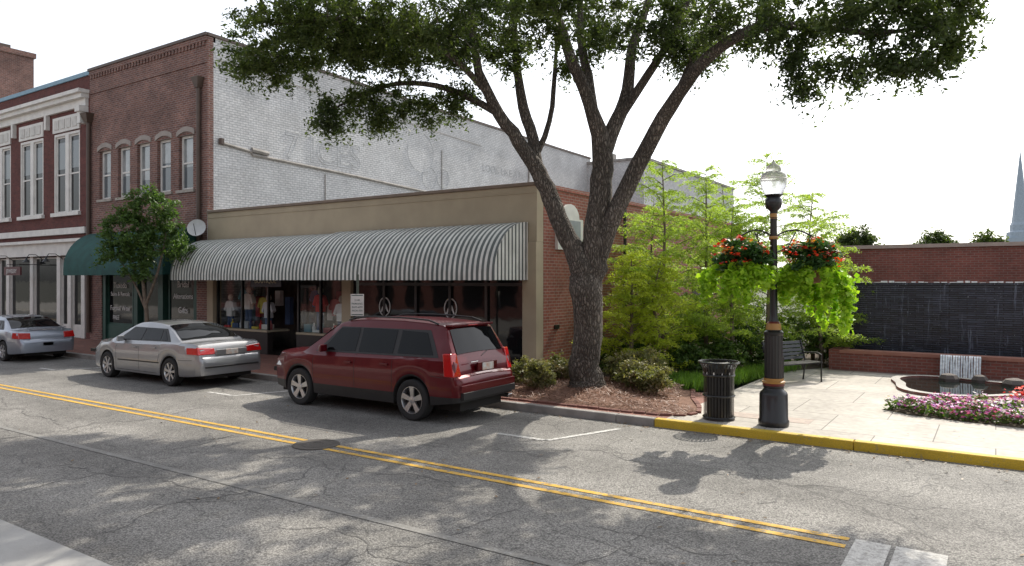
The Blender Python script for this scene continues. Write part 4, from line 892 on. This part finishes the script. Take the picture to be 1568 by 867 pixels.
SUV=dict(L=4.8,W=.91,wr=.355,wheels=(.98,3.84),zc=.46,tum=.17,gh=.6,crown=.03,
 belt=[(0,.70),(.03,.76),(.08,.80),(.11,1.0),(.15,1.08),(.3,1.1),(1.5,1.07),(3.2,1.03),(3.6,1.02),(4.2,.97),(4.55,.9),(4.72,.8),(4.8,.66)],
 roof=[(0,.70),(.03,.76),(.08,.80),(.11,1.0),(.15,1.08),(.17,1.12),(.40,1.58),(.50,1.63),(.8,1.66),(1.4,1.69),(2.2,1.69),(2.7,1.66),(2.95,1.60),(3.2,1.45),(3.78,1.03),(4.2,.97)],
 plan=[(0,.74),(.04,.82),(.12,.87),(.4,.9),(1,.91),(3.9,.91),(4.3,.88),(4.6,.8),(4.75,.68),(4.8,.58)],
 sill=[(0,.38),(.3,.34),(.6,.3),(1.4,.27),(3.4,.27),(4.3,.3),(4.8,.36)],
 trim=[(.42,3.42,1.10,1.06,.72,2.88,1.545,1.535)],
 glass=[(.55,1.35,1.14,1.13,.78,1.35,1.5,1.52),(1.46,2.3,1.12,1.11,1.46,2.3,1.525,1.53),(2.38,3.25,1.11,1.10,2.38,2.88,1.53,1.51)],
 top=[(.18,.385,.86,.88,-.012,.006,carglass),(3.02,3.72,.93,.96,.008,.012,carglass)],
 seams=[([(1.42,.36),(1.42,1.08)],.008,None),([(2.34,.33),(2.34,1.07)],.008,None),([(3.42,.45),(3.44,.9),(3.36,1.04)],.008,None),([(1.42,.34),(3.42,.34)],.008,None),([(1.46,.62),(3.36,.62)],.035,maroon),([(.3,.78),(.55,.80)],.008,None)],
 handles=[(1.6,.93),(2.5,.91)],mirror=(3.12,1.08),
 lights=[([(.05,.69,.80),(.2,.69,.80),(.26,.905,.80),(.085,.865,.80),(.15,.70,1.18),(.3,.70,1.18),(.32,.87,1.18),(.17,.845,1.18)],redl),
  ([(4.45,.55,.72),(4.76,.55,.72),(4.6,.82,.72),(4.4,.86,.72),(4.45,.55,.86),(4.68,.55,.86),(4.5,.80,.86),(4.38,.83,.86)],whitel)],
 boxes=[((.012,.05,-.28,.28,.86,1.0),maroon),((.0,.03,-.16,.16,.86,.985),platem),((-.05,.12,-.76,.76,.42,.54),blacktrim),((-.03,.1,-.78,.78,.54,.66),maroon),((4.7,4.83,-.45,.45,.5,.7),blacktrim),((-.04,.2,-.68,-.56,.3,.36),chrome),((-.005,.02,.3,.5,1.02,1.035),chrome),((.33,.47,-.6,.6,1.605,1.64),maroon),((.325,.335,-.14,.14,1.61,1.63),redl)],
 rails=(.6,2.75),spokes=5)
car('suv',SUV,maroon,blacktrim,(-7.45,10.42,0),1.02)
SED=dict(L=4.95,W=.92,wr=.325,wheels=(1.1,3.86),zc=.30,tum=.2,gh=.45,crown=.035,
 belt=[(0,.58),(.02,.66),(.06,.7),(.09,.86),(.16,.97),(.3,1.0),(.7,1.0),(1.4,.99),(2.5,.955),(3.6,.93),(4.1,.88),(4.5,.79),(4.8,.66),(4.93,.55),(4.95,.5)],
 roof=[(0,.58),(.02,.66),(.06,.7),(.09,.86),(.16,.97),(.3,1.0),(.72,1.0),(.9,1.08),(1.25,1.26),(1.6,1.37),(1.95,1.41),(2.4,1.425),(2.75,1.40),(3.0,1.34),(3.35,1.18),(3.85,.91),(4.1,.88)],
 plan=[(0,.72),(.04,.8),(.15,.86),(.5,.905),(1,.92),(3.7,.92),(4.2,.89),(4.6,.8),(4.85,.66),(4.95,.5)],
 sill=[(0,.3),(.4,.26),(1.6,.22),(3.3,.22),(4.4,.24),(4.95,.28)],
 trim=[(1.12,3.45,1.02,.975,1.5,2.95,1.30,1.30)],
 glass=[(1.28,1.5,1.045,1.04,1.53,1.58,1.24,1.27),(1.57,2.32,1.04,1.02,1.66,2.32,1.28,1.295),(2.40,3.28,1.015,1.0,2.40,2.92,1.295,1.28)],
 top=[(.82,1.55,.93,.93,-.004,.012,carglass),(3.06,3.80,.94,.97,.006,.012,carglass)],
 seams=[([(1.55,.55),(1.48,.75),(1.5,1.0)],.008,None),([(2.36,.26),(2.36,.96)],.008,None),([(3.38,.30),(3.40,.8),(3.3,.94)],.008,None),([(1.62,.27),(3.38,.27)],.01,None),([(1.5,.52),(3.3,.50)],.03,None),([(.25,.64),(.72,.62)],.008,None)],
 handles=[(1.72,.86),(2.55,.84)],mirror=(3.1,.97),
 lights=[([(.03,.42,.76),(.3,.42,.76),(.40,.912,.77),(.06,.845,.76),(.09,.42,.90),(.3,.42,.90),(.44,.897,.92),(.12,.83,.93)],redl),
  ([(4.5,.45,.6),(4.86,.45,.6),(4.66,.78,.6),(4.4,.86,.62),(4.5,.45,.7),(4.75,.45,.7),(4.55,.76,.73),(4.35,.83,.75)],whitel)],
 boxes=[((.025,.06,-.4,.4,.74,.86),silver),((.015,.03,-.16,.16,.74,.86),platem),((-.02,.1,-.7,.7,.46,.5),blacktrim),((4.85,4.97,-.35,.35,.42,.52),blacktrim),((.12,.2,-.38,.38,.9,.915),silver)],
 spokes=7)
car('sedan',SED,silver,silver,(-14.75,10.42,0),1.0)
S2=copy.copy(SED); S2['lights']=[([(.03,.5,.74),(.3,.5,.74),(.4,.91,.76),(.06,.845,.75),(.09,.5,.93),(.3,.5,.93),(.4,.895,.95),(.12,.82,.95)],redl),SED['lights'][1]]
S2['boxes']=[((.0,.03,-.16,.16,.5,.62),platem),((.1,.26,-.6,.6,1.06,1.085),silver2),((.15,.2,-.5,-.47,.98,1.07),silver2),((.15,.2,.47,.5,.98,1.07),silver2)]
car('sedan',S2,silver2,silver2,(-23.9,10.5,0),.93)
print('objects',len(bpy.data.objects),'polys',sum(len(m.polygons) for m in bpy.data.meshes))
